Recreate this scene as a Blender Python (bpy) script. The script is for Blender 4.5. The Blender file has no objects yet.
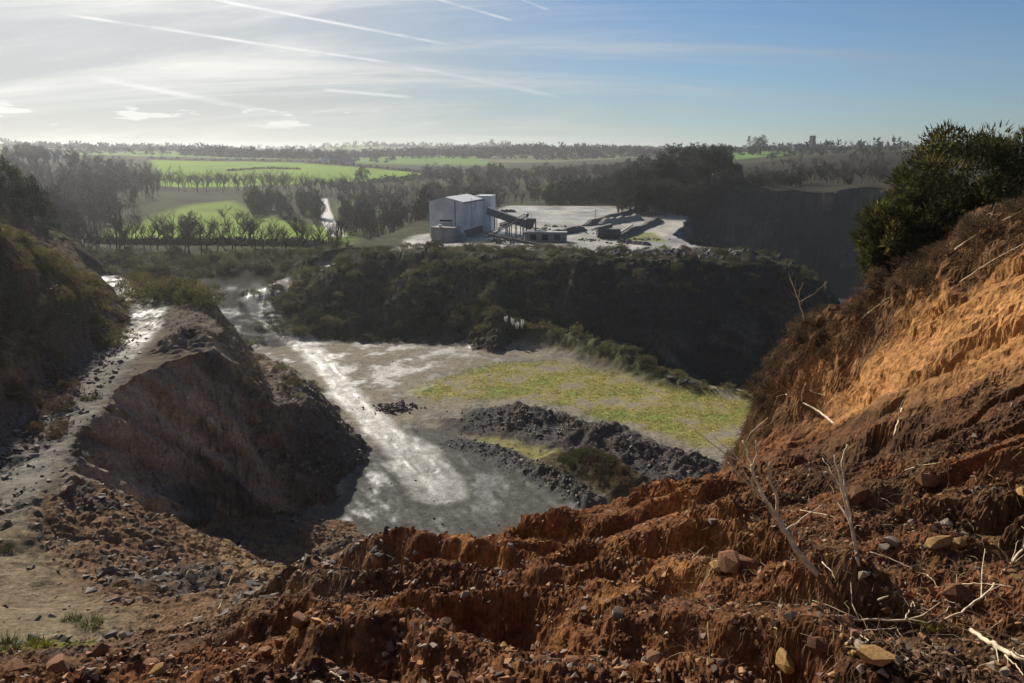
import bpy, bmesh, math, random
import numpy as np
from mathutils import Vector, Matrix

SC = bpy.context.scene
COL = SC.collection
R = math.radians

# ------------------------------------------------------------------ camera
EYE = 36.0                       # eye height above the quarry floor (z = 0)
PITCH = R(14.15)
FPX = 740.0                      # focal length in pixels of the 1024 wide frame
cam_data = bpy.data.cameras.new('camera')
cam_data.sensor_width = 36.0
cam_data.lens = FPX / 1024.0 * 36.0
cam_data.clip_start = 0.1
cam_data.clip_end = 60000.0
cam = bpy.data.objects.new('camera', cam_data)
COL.objects.link(cam)
cam.location = (0, 0, EYE)
cam.rotation_euler = (math.pi / 2 - PITCH, 0, 0)
SC.camera = cam

# ------------------------------------------------------------------ light
SUN_AZ = R(-30.0)                # from +Y, negative = to the left
SUN_EL = R(30.0)
sun_data = bpy.data.lights.new('sun', 'SUN')
sun_data.energy = 5.0
sun_data.angle = R(0.6)
sun_data.color = (1.0, 0.93, 0.82)
sun = bpy.data.objects.new('sun', sun_data)
COL.objects.link(sun)
SUN_DIR = Vector((math.sin(SUN_AZ) * math.cos(SUN_EL), math.cos(SUN_AZ) * math.cos(SUN_EL), math.sin(SUN_EL)))
sun.rotation_euler = SUN_DIR.to_track_quat('Z', 'Y').to_euler()
sun.location = (-40, 60, 120)

SC.view_settings.view_transform = 'Standard'
SC.view_settings.look = 'None'
SC.view_settings.exposure = 0.38
SC.view_settings.gamma = 1.0
SC.cycles.use_denoising = True
SC.cycles.max_bounces = 5
SC.cycles.diffuse_bounces = 3
SC.cycles.glossy_bounces = 2
SC.cycles.transmission_bounces = 2
SC.cycles.transparent_max_bounces = 8
SC.cycles.volume_bounces = 0
SC.cycles.caustics_reflective = False
SC.cycles.sample_clamp_indirect = 4.0


def ray_dir(u, v):
    xc = (u - 512.0) / FPX
    yc = (341.5 - v) / FPX
    d = np.array([xc, math.cos(PITCH) + yc * math.sin(PITCH), -math.sin(PITCH) + yc * math.cos(PITCH)])
    return d / np.linalg.norm(d)


# ------------------------------------------------------------------ world
def build_world():
    w = bpy.data.worlds.new('World')
    SC.world = w
    w.use_nodes = True
    nt = w.node_tree
    N, L = nt.nodes, nt.links
    N.clear()

    def node(t, **kw):
        n = N.new(t)
        for k, val in kw.items():
            setattr(n, k, val)
        return n

    def math_(op, a, b=None, c=None, clamp=False):
        n = node('ShaderNodeMath', operation=op, use_clamp=clamp)
        for i, s in enumerate((a, b, c)):
            if s is None:
                continue
            if isinstance(s, (int, float)):
                n.inputs[i].default_value = s
            else:
                L.new(s, n.inputs[i])
        return n.outputs[0]

    def dot(vec_out, v):
        n = node('ShaderNodeVectorMath', operation='DOT_PRODUCT')
        L.new(vec_out, n.inputs[0])
        n.inputs[1].default_value = v
        return n.outputs['Value']

    def smooth(x, a, b):
        n = node('ShaderNodeMapRange', interpolation_type='SMOOTHSTEP')
        L.new(x, n.inputs[0])
        n.inputs[1].default_value = a
        n.inputs[2].default_value = b
        n.inputs[3].default_value = 0.0
        n.inputs[4].default_value = 1.0
        return n.outputs[0]

    sky = node('ShaderNodeTexSky', sky_type='NISHITA')
    sky.sun_disc = False
    sky.sun_elevation = SUN_EL
    sky.sun_rotation = SUN_AZ
    sky.altitude = 50
    sky.air_density = 1.0
    sky.dust_density = 0.35
    sky.ozone_density = 2.4
    geo = node('ShaderNodeTexCoord')
    d = geo.outputs['Generated']
    sep = node('ShaderNodeSeparateXYZ')
    L.new(d, sep.inputs[0])
    # flat cloud layer high above: project the direction on it
    zc = math_('ADD', math_('MAXIMUM', sep.outputs[2], 0.0), 0.16)
    px = math_('DIVIDE', sep.outputs[0], zc)
    py = math_('DIVIDE', sep.outputs[1], zc)
    comb = node('ShaderNodeCombineXYZ')
    L.new(px, comb.inputs[0])
    L.new(py, comb.inputs[1])

    def noise(scale, rot, sx, sy, detail, rough=0.55, dist=0.4):
        m = node('ShaderNodeMapping')
        m.inputs['Rotation'].default_value = (0, 0, rot)
        m.inputs['Scale'].default_value = (sx, sy, 1)
        L.new(comb.outputs[0], m.inputs[0])
        n = node('ShaderNodeTexNoise')
        n.inputs['Scale'].default_value = scale
        n.inputs['Detail'].default_value = detail
        n.inputs['Roughness'].default_value = rough
        n.inputs['Distortion'].default_value = dist
        L.new(m.outputs[0], n.inputs['Vector'])
        return n.outputs[0]

    # thin veil: thicker on the side of the sun, clear to the right
    sd = dot(d, tuple(SUN_DIR))
    left = dot(d, (-0.93, 0.37, 0.0))
    veil_n = noise(0.30, R(35), 0.5, 1.0, 7)
    veil = smooth(math_('ADD', math_('MULTIPLY', veil_n, 0.55), math_('MULTIPLY', left, 0.62)), 0.28, 0.72)
    wisp = smooth(noise(0.55, R(50), 0.4, 1.5, 9, 0.62, 1.1), 0.42, 0.72)
    wisp = math_('MULTIPLY', wisp, smooth(left, -0.45, 0.45))
    c = math_('MULTIPLY', veil, 0.80)
    # small flat clouds low on the left
    cl = node('ShaderNodeCombineXYZ')
    L.new(math_('MULTIPLY', sep.outputs[0], 15.0), cl.inputs[0])
    L.new(math_('MULTIPLY', sep.outputs[2], 95.0), cl.inputs[1])
    ln = node('ShaderNodeTexNoise')
    ln.inputs['Scale'].default_value = 1.0
    ln.inputs['Detail'].default_value = 5
    L.new(cl.outputs[0], ln.inputs['Vector'])
    low_n = ln.outputs[0]
    low_band = math_('MULTIPLY', smooth(sep.outputs[2], 0.028, 0.038), math_('SUBTRACT', 1.0, smooth(sep.outputs[2], 0.05, 0.062)))
    low = math_('MULTIPLY', math_('MULTIPLY', smooth(low_n, 0.54, 0.60), low_band), smooth(left, 0.42, 0.62))
    # condensation trails: thin bands along great circles
    trails = []
    for (a, b, wdt, amt) in (((60, 14), (398, 64), 0.0026, 0.75), ((398, 64), (565, 98), 0.0040, 0.30),
                             ((205, -2), (455, 46), 0.0028, 0.70), ((430, -3), (514, 21), 0.0024, 0.75),
                             ((515, -3), (549, 10), 0.0022, 0.55), ((90, 77), (300, 117), 0.0048, 0.42),
                             ((318, 89), (415, 98), 0.0032, 0.45)):
        A, B = ray_dir(*a), ray_dir(*b)
        n = np.cross(A, B)
        n /= np.linalg.norm(n)
        t = np.cross(n, (A + B) / np.linalg.norm(A + B))
        mid = (A + B) / np.linalg.norm(A + B)
        half = math.acos(float(np.dot(A, mid)))
        off = dot(d, tuple(n))
        along = math_('ABSOLUTE', dot(d, tuple(t)))
        wob = math_('MULTIPLY', math_('SUBTRACT', noise(1.2, 0, 1, 1, 4), 0.5), wdt * 1.2)
        band = math_('SUBTRACT', 1.0, smooth(math_('ABSOLUTE', math_('ADD', off, wob)), wdt * 0.02, wdt * 0.95))
        ends = math_('SUBTRACT', 1.0, smooth(along, half * 0.75, half * 1.02))
        front = smooth(dot(d, tuple(mid)), 0.5, 0.6)
        patch = smooth(noise(2.6, 0.4, 1, 1, 6), 0.25, 0.7)
        amt *= 0.85
        wdt *= 1.0
        trails.append(math_('MULTIPLY', math_('MULTIPLY', math_('MULTIPLY', band, ends), math_('MULTIPLY', front, patch)), amt))
    tr = trails[0]
    for t_ in trails[1:]:
        tr = math_('ADD', tr, t_, clamp=True)
    # cloud brightness: forward scattering towards the sun
    glow = math_('POWER', math_('MAXIMUM', sd, 0.0), 5.0)
    base = math_('ADD', math_('MULTIPLY', glow, 12.5), 3.8)
    ccol = node('ShaderNodeMix', data_type='RGBA', blend_type='MULTIPLY')
    ccol.inputs[0].default_value = 1.0
    L.new(math_('MULTIPLY', base, 0.72), ccol.inputs[6])
    ccol.inputs[7].default_value = (1.0, 0.975, 0.90, 1)
    m1 = node('ShaderNodeMix', data_type='RGBA')
    L.new(c, m1.inputs[0])
    tint = node('ShaderNodeMix', data_type='RGBA', blend_type='MULTIPLY')
    tint.inputs[0].default_value = 1.0
    L.new(sky.outputs[0], tint.inputs[6])
    tint.inputs[7].default_value = (0.70, 0.88, 1.10, 1)
    L.new(tint.outputs[2], m1.inputs[6])
    L.new(ccol.outputs[2], m1.inputs[7])
    wcol = node('ShaderNodeMix', data_type='RGBA', blend_type='MULTIPLY')
    wcol.inputs[0].default_value = 1.0
    L.new(math_('ADD', math_('MULTIPLY', base, 1.15), 1.2), wcol.inputs[6])
    wcol.inputs[7].default_value = (1.0, 0.98, 0.91, 1)
    mw = node('ShaderNodeMix', data_type='RGBA')
    L.new(math_('MULTIPLY', wisp, 0.75), mw.inputs[0])
    L.new(m1.outputs[2], mw.inputs[6])
    L.new(wcol.outputs[2], mw.inputs[7])
    m2 = node('ShaderNodeMix', data_type='RGBA')
    L.new(math_('ADD', tr, math_('MULTIPLY', low, 0.4), clamp=True), m2.inputs[0])
    L.new(mw.outputs[2], m2.inputs[6])
    add = node('ShaderNodeMix', data_type='RGBA', blend_type='MULTIPLY')
    add.inputs[0].default_value = 1.0
    L.new(math_('ADD', base, 6.0), add.inputs[6])
    add.inputs[7].default_value = (1.0, 0.99, 0.95, 1)
    L.new(add.outputs[2], m2.inputs[7])
    bg = node('ShaderNodeBackground')
    bg.inputs['Strength'].default_value = 0.055
    L.new(m2.outputs[2], bg.inputs['Color'])
    out = node('ShaderNodeOutputWorld')
    L.new(bg.outputs[0], out.inputs['Surface'])


build_world()

# ------------------------------------------------------------------ noise
def _hash(ix, iy, seed):
    h = (ix.astype(np.uint32) * np.uint32(374761393) + iy.astype(np.uint32) * np.uint32(668265263)
         + np.uint32((seed * 2246822519 + 12345) & 0xffffffff))
    h = (h ^ (h >> np.uint32(13))) * np.uint32(1274126177)
    h = h ^ (h >> np.uint32(16))
    return h


def perlin(x, y, seed=0):
    x = np.asarray(x, dtype=np.float64)
    y = np.asarray(y, dtype=np.float64)
    fx, fy = np.floor(x), np.floor(y)
    ix, iy = fx.astype(np.int64), fy.astype(np.int64)
    x = (x - fx).astype(np.float32)
    y = (y - fy).astype(np.float32)
    u = x * x * x * (x * (x * 6 - 15) + 10)
    v = y * y * y * (y * (y * 6 - 15) + 10)

    def g(dx, dy):
        a = _hash(ix + dx, iy + dy, seed).astype(np.float32) * np.float32(2 * math.pi / 4294967296.0)
        return np.cos(a) * (x - dx) + np.sin(a) * (y - dy)
    n0 = g(0, 0) * (1 - u) + g(1, 0) * u
    n1 = g(0, 1) * (1 - u) + g(1, 1) * u
    return (n0 * (1 - v) + n1 * v) * 1.5


def fbm(x, y, size, octv, seed=0, gain=0.5, lac=2.03):
    s, a, t = 0.0, 1.0, 0.0
    f = 1.0 / size
    for o in range(octv):
        s = s + a * perlin(x * f + 17.3 * o, y * f - 9.1 * o, seed + o * 7)
        t += a
        a *= gain
        f *= lac
    return s / t * 1.3


def billow(x, y, size, octv, seed=0, gain=0.55):
    s, a, t = 0.0, 1.0, 0.0
    f = 1.0 / size
    for o in range(octv):
        s = s + a * (np.abs(perlin(x * f + 5.3 * o, y * f + 3.7 * o, seed + o * 11)) * 2 - 0.6)
        t += a
        a *= gain
        f *= 2.07
    return s / t


def sstep(x, a, b):
    t = np.clip((x - a) / (b - a), 0, 1)
    return t * t * (3 - 2 * t)


def smax(a, b, k):
    h = np.clip(0.5 + 0.5 * (a - b) / k, 0, 1)
    return b * (1 - h) + a * h + k * h * (1 - h)


# ------------------------------------------------------------------ pixel helpers
def at(u, v, Y):
    d = ray_dir(u, v)
    t = Y / d[1]
    return (d[0] * t, Y, EYE + d[2] * t)


def on(u, v, z):
    d = ray_dir(u, v)
    t = (z - EYE) / d[2]
    return (d[0] * t, d[1] * t, z)


def on2(pts, z=0.0):
    return [on(u, v, z)[:2] for u, v in pts]


class RBF:
    def __init__(self, pts, c):
        P = np.array(pts, float)
        self.p, self.c = P[:, :2], c
        n = len(P)
        D = np.sqrt(((self.p[:, None] - self.p[None]) ** 2).sum(-1) + c * c)
        A = np.zeros((n + 3, n + 3))
        A[:n, :n] = D + np.eye(n) * 1e-6
        A[:n, n] = 1
        A[:n, n + 1:] = self.p
        A[n, :n] = 1
        A[n + 1:, :n] = self.p.T
        b = np.zeros(n + 3)
        b[:n] = P[:, 2]
        self.w = np.linalg.lstsq(A, b, rcond=None)[0]

    def __call__(self, x, y):
        n = len(self.p)
        out = self.w[n] + self.w[n + 1] * x + self.w[n + 2] * y
        for i in range(n):
            out = out + self.w[i] * np.sqrt((x - self.p[i, 0]) ** 2 + (y - self.p[i, 1]) ** 2 + self.c ** 2)
        return out


def poly_sd(x, y, poly):
    """signed distance to a polygon, negative inside"""
    d = np.full(np.shape(x), 1e12)
    inside = np.zeros(np.shape(x), bool)
    n = len(poly)
    for i in range(n):
        ax, ay = poly[i]
        bx, by = poly[(i + 1) % n]
        ex, ey = bx - ax, by - ay
        t = np.clip(((x - ax) * ex + (y - ay) * ey) / (ex * ex + ey * ey + 1e-9), 0, 1)
        d = np.minimum(d, (x - ax - t * ex) ** 2 + (y - ay - t * ey) ** 2)
        cond = ((ay > y) != (by > y)) & (x < (bx - ax) * (y - ay) / (by - ay + 1e-12) + ax)
        inside ^= cond
    d = np.sqrt(d)
    return np.where(inside, -d, d)


def line_d(x, y, pts):
    """distance to a polyline of (x, y, value); returns distance, value at nearest point, side"""
    best = np.full(np.shape(x), 1e12)
    val = np.zeros(np.shape(x))
    side = np.zeros(np.shape(x))
    for a, b in zip(pts[:-1], pts[1:]):
        ex, ey = b[0] - a[0], b[1] - a[1]
        t = np.clip(((x - a[0]) * ex + (y - a[1]) * ey) / (ex * ex + ey * ey + 1e-9), 0, 1)
        dx, dy = x - a[0] - t * ex, y - a[1] - t * ey
        d = dx * dx + dy * dy
        m = d < best
        best = np.where(m, d, best)
        if len(a) > 2:
            val = np.where(m, a[2] + t * (b[2] - a[2]), val)
        side = np.where(m, np.sign(ex * dy - ey * dx), side)
    return np.sqrt(best), val, side


# ------------------------------------------------------------------ terrain height
TOE = [(840, 415, 19.3), (870, 402, 18.0), (930, 378, 15.6), (1020, 366, 13.6), (1150, 330, 11.8)]
CREST = [(745, 440, 22.6), (770, 372, 23.2), (800, 331, 23.4), (835, 313, 22.8), (880, 290, 21.4), (950, 246, 19.4), (1024, 215, 17.6), (1150, 190, 15.0)]
CREST_XY = [at(*p)[:2] for p in CREST]
BANK_POLY = CREST_XY + [at(*p)[:2] for p in TOE[::-1]] + [at(790, 440, 21.0)[:2]]


def build_fore():
    P = [at(*p) for p in (
        (512, 683, 5.0), (250, 683, 5.2), (0, 683, 5.5), (800, 683, 5), (1024, 683, 5),
        (512, 640, 6.6), (512, 600, 9), (512, 570, 12), (520, 548, 15), (430, 549, 15), (345, 556, 16.5),
        (380, 600, 9.5), (300, 640, 7.5),
        (700, 600, 7.5), (700, 550, 10.5), (700, 500, 14), (715, 476, 17), (600, 520, 15.3), (640, 496, 16),
        (560, 516, 16), (900, 600, 7), (900, 540, 9), (900, 480, 12), (900, 430, 15), (800, 500, 12.5), (790, 455, 17.5),
        (1020, 600, 7), (1020, 520, 9), (1020, 450, 10.8), (1020, 405, 12.2), (760, 460, 19),
        # the cut bank on the right: toe, face, crest
        *TOE, (875, 340, 20.2), (940, 310, 17.6), (1020, 285, 15.5), *CREST,
        # left slope down to the spur
        (250, 600, 16), (245, 575, 30), (242, 562, 42), (262, 560, 47), (150, 600, 25), (150, 640, 14), (150, 560, 33),
        (150, 512, 43), (60, 600, 22), (60, 560, 30), (20, 530, 33), (0, 640, 12), (70, 640, 12), (200, 660, 9),
        (100, 490, 40), (210, 545, 47), (100, 540, 34), (300, 525, 64), (345, 540, 62), (310, 585, 22), (320, 563, 34), (200, 575, 34))]
    E = EYE
    P += [(0, 0, E - 1.75), (0, 2.5, E - 2.5), (6, 0, E - 1.7), (-6, 0, E - 1.9), (0, -6, E - 1.3), (14, -6, E - 1), (-14, -6, E - 2),
          (14, 4, E - 2.6), (-14, 5, E - 5), (22, 10, E - 3), (25, 18, E - 1.5), (-28, 20, E - 15.5), (-40, 32, E - 17), (-24, 12, E - 9),
          (0, 22, E - 15), (0, 30, E - 22), (0, 45, E - 34.5), (0, 54, E - 38), (8, 30, E - 22), (10, 45, E - 34), (20, 62, E - 38),
          (5.6, 23.5, E - 14.5), (7.5, 26, E - 15), (10, 29, E - 13), (12.5, 26.5, E - 6.5), (17, 24, E - 3), (18, 32, E - 7), (16, 20.5, E - 2.6), (14, 40, E - 20), (22, 40, E - 12),
          (30, 28, E - 3), (32, 44, E - 12), (30, 62, E - 30), (48, 45, E - 10), (50, 70, E - 24), (-10, 30, E - 21), (-10, 45, E - 32), (-10, 58, E - 38),
          (-40, 55, E - 24), (-34, 70, E - 33), (-28, 53, E - 30), (-26.5, 58, E - 32.5), (-24, 63, E - 34.5), (-28, 65, E - 33), (-20, 57, E - 34), (-31, 58, E - 30), (-27.6, 45.5, E - 25.5), (-24.5, 46.5, E - 25.5), (-25, 51, E - 29.5), (-21, 50, E - 29), (-20, 80, E - 40), (0, 80, E - 42), (30, 90, E - 42), (-60, 90, E - 34), (60, 100, E - 40),
          (-50, 20, E - 12), (60, 20, E - 2), (0, -60, E + 4), (60, -40, E + 6), (-60, -40, E - 2), (-90, 40, E - 20), (100, 60, E - 16),
          (-90, 140, E - 45), (0, 140, E - 55), (100, 140, E - 55)]
    return RBF(P, 0.9)


def build_hill():
    P = [at(*p) for p in ((0, 230, 60), (40, 257, 70), (90, 288, 80), (125, 303, 86), (0, 330, 50), (50, 335, 62), (20, 290, 60),
                          (-60, 200, 60), (-80, 300, 50))]
    E = EYE
    P += [(-27.5, 34, E - 18.5), (-29.5, 42, E - 18.2), (-33, 53, E - 18.4), (-37.5, 66, E - 18.4), (-42, 79, E - 18.5), (-48, 95, E - 19.5),
          (-60, 60, E - 3), (-85, 60, E + 1), (-60, 90, E - 9), (-85, 112, E - 8), (-72, 121, E - 13.3), (-75, 120, E - 11), (-79, 114, E - 9),
          (-66, 126, E - 22), (-62, 118, E - 21), (-70, 140, E - 30), (-100, 160, E - 28), (-45, 25, E - 10), (-40, 10, E - 9), (-120, 80, E + 3), (-130, 130, E - 10),
          (-15, 30, E - 26), (-20, 60, E - 28), (-30, 80, E - 30), (-38, 100, E - 34), (-50, 130, E - 40), (-20, 8, E - 14), (-100, 10, E),
          (0, 40, E - 40), (0, 120, E - 60), (-60, 200, E - 50)]
    return RBF(P, 1.5)


def build_country():
    P = [at(*p) for p in ((110, 240, 240), (230, 236, 250), (200, 205, 400), (130, 222, 330), (60, 250, 205), (150, 262, 190), (300, 256, 200), (240, 262, 188),
                          (30, 225, 300), (80, 166, 550), (0, 161, 550), (80, 195, 420), (-120, 160, 500),
                          (160, 184, 560), (300, 182, 600), (440, 179, 650), (160, 160, 850), (300, 163.5, 850), (440, 176, 760), (230, 170, 700), (370, 172, 730),
                          (330, 202, 450), (400, 220, 350), (560, 196, 480), (600, 174, 800), (500, 168, 900), (440, 200, 480),
                          (0, 153, 1500), (300, 154, 1500), (512, 156, 1400), (650, 156, 1400), (0, 150, 2400), (256, 151, 2400), (512, 150.5, 2400), (768, 150, 2400), (1024, 150, 2400),
                          (740, 158, 800), (757, 152, 1000), (812, 150.5, 900), (900, 150, 800), (860, 160, 430), (860, 153, 560), (720, 176, 420), (1050, 150, 500), (640, 190, 430))]
    P += [(-55, 160, 4.5), (-41, 141, 0), (-70, 150, 4), (-100, 150, 6), (-90, 190, 9), (-10, 100, -12), (0, 40, -12), (40, 110, -12), (50, 140, -14), (70, 180, -12), (85, 230, -10), (100, 262, -8),
          (0, 150, -4), (-20, 180, 6), (10, 230, 9), (40, 280, 10), (-40, 260, 8), (200, 200, 15), (300, 100, 25), (200, 60, 20), (-300, 100, 30), (-200, 200, 24), (-200, 60, 32), (0, -200, 34),
          (0, 4000, 46), (-3000, 3500, 46), (3000, 3500, 46), (-3000, 500, 46), (3000, 500, 46), (0, -3000, 40), (-500, 1200, 42), (1200, 1000, 44), (-1500, 1500, 46)]
    return RBF(P, 12.0)


FORE, HILL, COUNTRY = build_fore(), build_hill(), build_country()

SPUR = [(-29, 70), (-31.5, 67), (-32.5, 62), (-32, 56), (-30, 49), (-27.2, 42), (-25.3, 38), (-24, 33.5), (-30, 27), (-60, 27), (-75, 60),
        (-80, 105), (-64, 128), (-56, 126), (-48, 110), (-37, 88), (-31, 76)]
TRACK = [on(u, v, 0)[:2] for u, v in ((296, 341), (318, 358), (338, 382), (358, 408), (385, 432), (415, 455), (428, 470))]
BENCH = [(-31, 80), (-27.5, 79), (-25.5, 80), (-24.5, 85), (-29, 97), (-38, 112), (-47, 124), (-49, 110), (-39, 92)]
SHELF = [at(-30, 520, 34)[:2], at(30, 535, 34)[:2], at(75, 575, 27)[:2], at(110, 610, 18)[:2], at(70, 640, 12)[:2], at(-30, 655, 11)[:2], (-30, 22)]
RIDGE = [(-53, 166), (-44, 165.5), (-30, 167), (-14, 168), (-2, 165), (10, 157), (22, 151.5), (40, 153), (58, 155), (66, 151), (67, 160), (59, 176), (47, 190),
         (46, 215), (58, 250), (66, 282), (64, 338), (0, 345), (-30, 300), (-36, 220), (-40, 195), (-52, 176)]
FACE = [(64, 306), (86, 292), (120, 286), (165, 268), (230, 240), (330, 260), (330, 520), (70, 470), (60, 360)]
BUND = [on(u, v, 0.5)[:2] + (h,) for u, v, h in ((478, 336, 0.8), (520, 338, 2.8), (560, 344, 3.3), (605, 358, 3.2), (645, 372, 2.3), (700, 388, 0.9), (748, 392, 0.5))]
HEAP = [on(u, v, 1.0)[:2] + (h,) for u, v, h in ((492, 412, 0.5), (520, 412, 1.5), (560, 424, 0.9), (600, 434, 2.1), (650, 454, 1.5), (700, 470, 2.0), (740, 480, 1.6))]
HEAP2 = [on(u, v, 1.0)[:2] + (h,) for u, v, h in ((560, 462, 1.0), (590, 470, 2.6), (625, 488, 2.4))]
KERB = [on(u, v, 0.3)[:2] + (h,) for u, v, h in ((452, 440, 0.25), (500, 452, 0.5), (535, 472, 0.7), (565, 488, 0.9), (590, 505, 1.0))]
ROAD = [(-41, 141, 0.3), (-50, 152, 2.2), (-57, 162, 5.2), (-52, 170, 7.5), (-44, 177, 10), (-29, 183.5, 13), (-14, 188, 14), (0, 200, 14)]
SPUR_ROAD = [(-25, 30, 19), (-29, 40, 18), (-31.5, 48, 17.8), (-34.5, 58, 17.7), (-37, 66, 17.6), (-40.5, 78, 17.4), (-45, 90, 17.2), (-51, 99, 17), (-59, 109, 17), (-65, 118, 17)]
LANE = [at(338, 240, 262)[:2], at(330, 222, 330)[:2], at(324, 205, 400)[:2], at(322, 196, 470)[:2]]


def ground_parts(x, y):
    """height of every landform at (x, y); the ground is the highest of them"""
    far = np.hypot(x, y)
    # --- quarry floor
    fl = 0.25 * fbm(x, y, 14, 3, 3) + 0.08 * fbm(x, y, 2.2, 3, 4)
    bd, bh, bs = line_d(x, y, BUND)
    pit = sstep(np.where(bs > 0, bd, -bd), 0.5, 16.0) * (y > 100) * sstep(x, -14, 4)
    rd_, _, _ = line_d(x + 0.25 * fbm(x, y, 5, 2, 14), y, TRACK)
    rk_ = sstep(fbm(x, y, 6, 3, 15), -0.45, 0.3)
    fl = fl - 0.10 * rk_ * np.exp(-((rd_ - 0.95) / 0.24) ** 2) + 0.05 * rk_ * np.exp(-((rd_ - 1.5) / 0.25) ** 2)
    floor = fl - 9.5 * pit
    floor = floor + bh * np.exp(-(bd / 3.2) ** 2) * (1 + 0.5 * fbm(x, y, 3, 3, 5))
    hd, hh, hs = line_d(x, y, HEAP)
    hw = np.where(hs > 0, 4.2, 6.5)
    floor = floor + hh * np.exp(-((hd + 1.6 * fbm(x, y, 5, 3, 12)) / hw) ** 2) * (1 + 0.9 * fbm(x, y, 3.2, 4, 6)) + 0.5 * np.exp(-(hd / 6.5) ** 2) * billow(x, y, 1.3, 3, 8)
    hd2, hh2, _ = line_d(x, y, HEAP2)
    floor = floor + hh2 * np.exp(-(hd2 / 3.0) ** 2) * (1 + 0.4 * fbm(x, y, 2.5, 3, 6))
    kd, kh, _ = line_d(x, y, KERB)
    floor = floor + kh * np.exp(-(kd / 1.3) ** 2) * (1 + 0.8 * fbm(x, y, 1.2, 3, 9))
    floor = np.where(far < 20, -60, floor)
    floor = np.where((y < 40) | (x < -90) | (x > 120) | (y > 300), -60.0, floor)
    # --- spoil bank under the camera and the cut bank at the right
    fore = FORE(x, y)
    near = sstep(far, 34, 20)
    fore = fore + (0.16 + 0.5 * (1 - near)) * fbm(x, y, 3.5, 4, 20) * sstep(far, 2, 6)
    # the cut bank mask: the strip between its toe and its crest
    bank = np.zeros(np.shape(x))
    crd = np.full(np.shape(x), 99.0)
    mb_ = (far < 34) & (x > 2)
    bank[mb_] = sstep(poly_sd(x[mb_] + 0.5 * fbm(x[mb_], y[mb_], 1.5, 2, 22), y[mb_], BANK_POLY), 0.9, -0.3)
    crd[mb_] = line_d(x[mb_], y[mb_], CREST_XY)[0]
    shf = np.zeros(np.shape(x))
    ms_ = (x < 0) & (far < 50)
    shf[ms_] = sstep(poly_sd(x[ms_], y[ms_], SHELF), 1.0, -1.0)
    soil = near * (1 - bank) * (1 - 0.8 * shf)
    # ridges thrown up by the digger, steep on the near side
    warp = 1.15 * fbm(x, y, 3.6, 4, 31, 0.55)
    s = (0.67 * x + 0.74 * y + warp) / 1.75
    ph = s - np.floor(s)
    ni = np.floor(s)
    saw = np.where(ph < 0.32, ph / 0.32, (1 - ph) / 0.68)
    saw = np.where(ph < 0.32, saw * saw * (3 - 2 * saw), saw)
    furrow_zone = sstep(x + 0.25 * y, -3.4, -1.0) * sstep(y, 4.4, 5.4) * sstep(y, 18.5, 15) * (1 - 0.55 * sstep(x - 0.12 * y, 2.4, 3.6))
    fm = 0.78 * np.clip(0.7 + 1.2 * fbm(x * 0.8 + 3.1 * ni, y * 0.8, 2.4, 2, 33), 0.05, 1.3)
    fore = fore + furrow_zone * fm * (saw - 0.5)
    # caterpillar tread steps at the right
    tz = sstep(x, 6.4, 6.7) * sstep(x, 10.2, 9.6) * sstep(y, 8.6, 8.9) * sstep(y, 12.2, 11.9)
    tr = (y + 0.06 * x) / 0.78
    tr = tr - np.floor(tr)
    fore = fore + tz * 0.42 * (sstep(tr, 0.25, 0.38) * sstep(tr, 0.98, 0.9) - 0.5)
    # larger hollows and lumps in the spoil at the right
    fore = fore + soil * 0.42 * sstep(x - 0.12 * y, 1.2, 3.0) * fbm(x * 0.7, y, 1.5, 3, 35) * (1 - tz)
    # clods
    clod = sstep(fbm(x, y, 3.0, 2, 41), -0.5, 0.5) * 0.6 + 0.5
    fore = fore + soil * clod * (0.12 * fbm(x, y, 0.6, 2, 42))
    fore = fore + (1 - near) * (0.35 * billow(x, y, 1.6, 3, 44) + 0.12 * billow(x, y, 0.6, 2, 48)) * sstep(far, 75, 55) * (1 - 0.85 * shf)
    # bucket-tooth scores along the cut bank
    a = math.atan2(-4.0, 2.2)
    sa = x * math.cos(a) + y * math.sin(a)
    ta = -x * math.sin(a) + y * math.cos(a)
    ta = ta + 0.22 * fbm(x, y, 1.8, 2, 51)
    score = fbm(x, y, 1.6, 3, 54) * 0.14
    fore = fore + bank * score * 1.25
    crest = sstep(crd, 2.0, 0.5)
    fore = fore + crest * (0.34 * billow(x, y, 0.9, 3, 55) + 0.1)
    fore = np.where(far > 90, -60, fore)
    # --- the spur with its road
    wx = x + 1.3 * fbm(x, y, 5, 5, 61, 0.62)
    wy = y + 1.3 * fbm(x, y, 5, 5, 62, 0.62)
    m = (x > -110) & (x < 10) & (y > 5) & (y < 190)
    spur = np.full(np.shape(x), -60.0)
    d = poly_sd(wx[m], wy[m], SPUR)
    ym, xm = y[m], x[m]
    sl = 3.2 + (1.7 - 3.2) * sstep(ym + 0.5 * (xm + 30), 70, 79)
    top = 17.6 - 5.0 * sstep(ym, 108, 132) + 0.35 * fbm(xm, ym, 6, 3, 63)
    # rocky lip beside the road at the nose
    lip = np.exp(-(((xm + 32.8) / 2.6) ** 2 + ((ym - 72) / 4.0) ** 2))
    top = top + 1.5 * lip * (0.6 + 0.8 * billow(xm, ym, 2.0, 2, 64))
    dd = np.maximum(d, 0)
    ledge = 0.8 * fbm(xm * 0.5, ym * 0.5 + top, 3.0, 4, 65) + 0.5 * np.abs(perlin((xm * 0.8 + ym * 0.5) / 1.1, (ym - xm) / 5.0, 66))
    face = top - sl * dd * (0.9 + 0.1 * sstep(dd, 0, 4)) + np.minimum(dd, 3) * 0.42 * ledge
    scree = 6.0 - 0.62 * np.maximum(dd - 5.0, 0)
    spur[m] = np.where(d < 0, top, face)
    bench = np.full(np.shape(x), -60.0)
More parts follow.
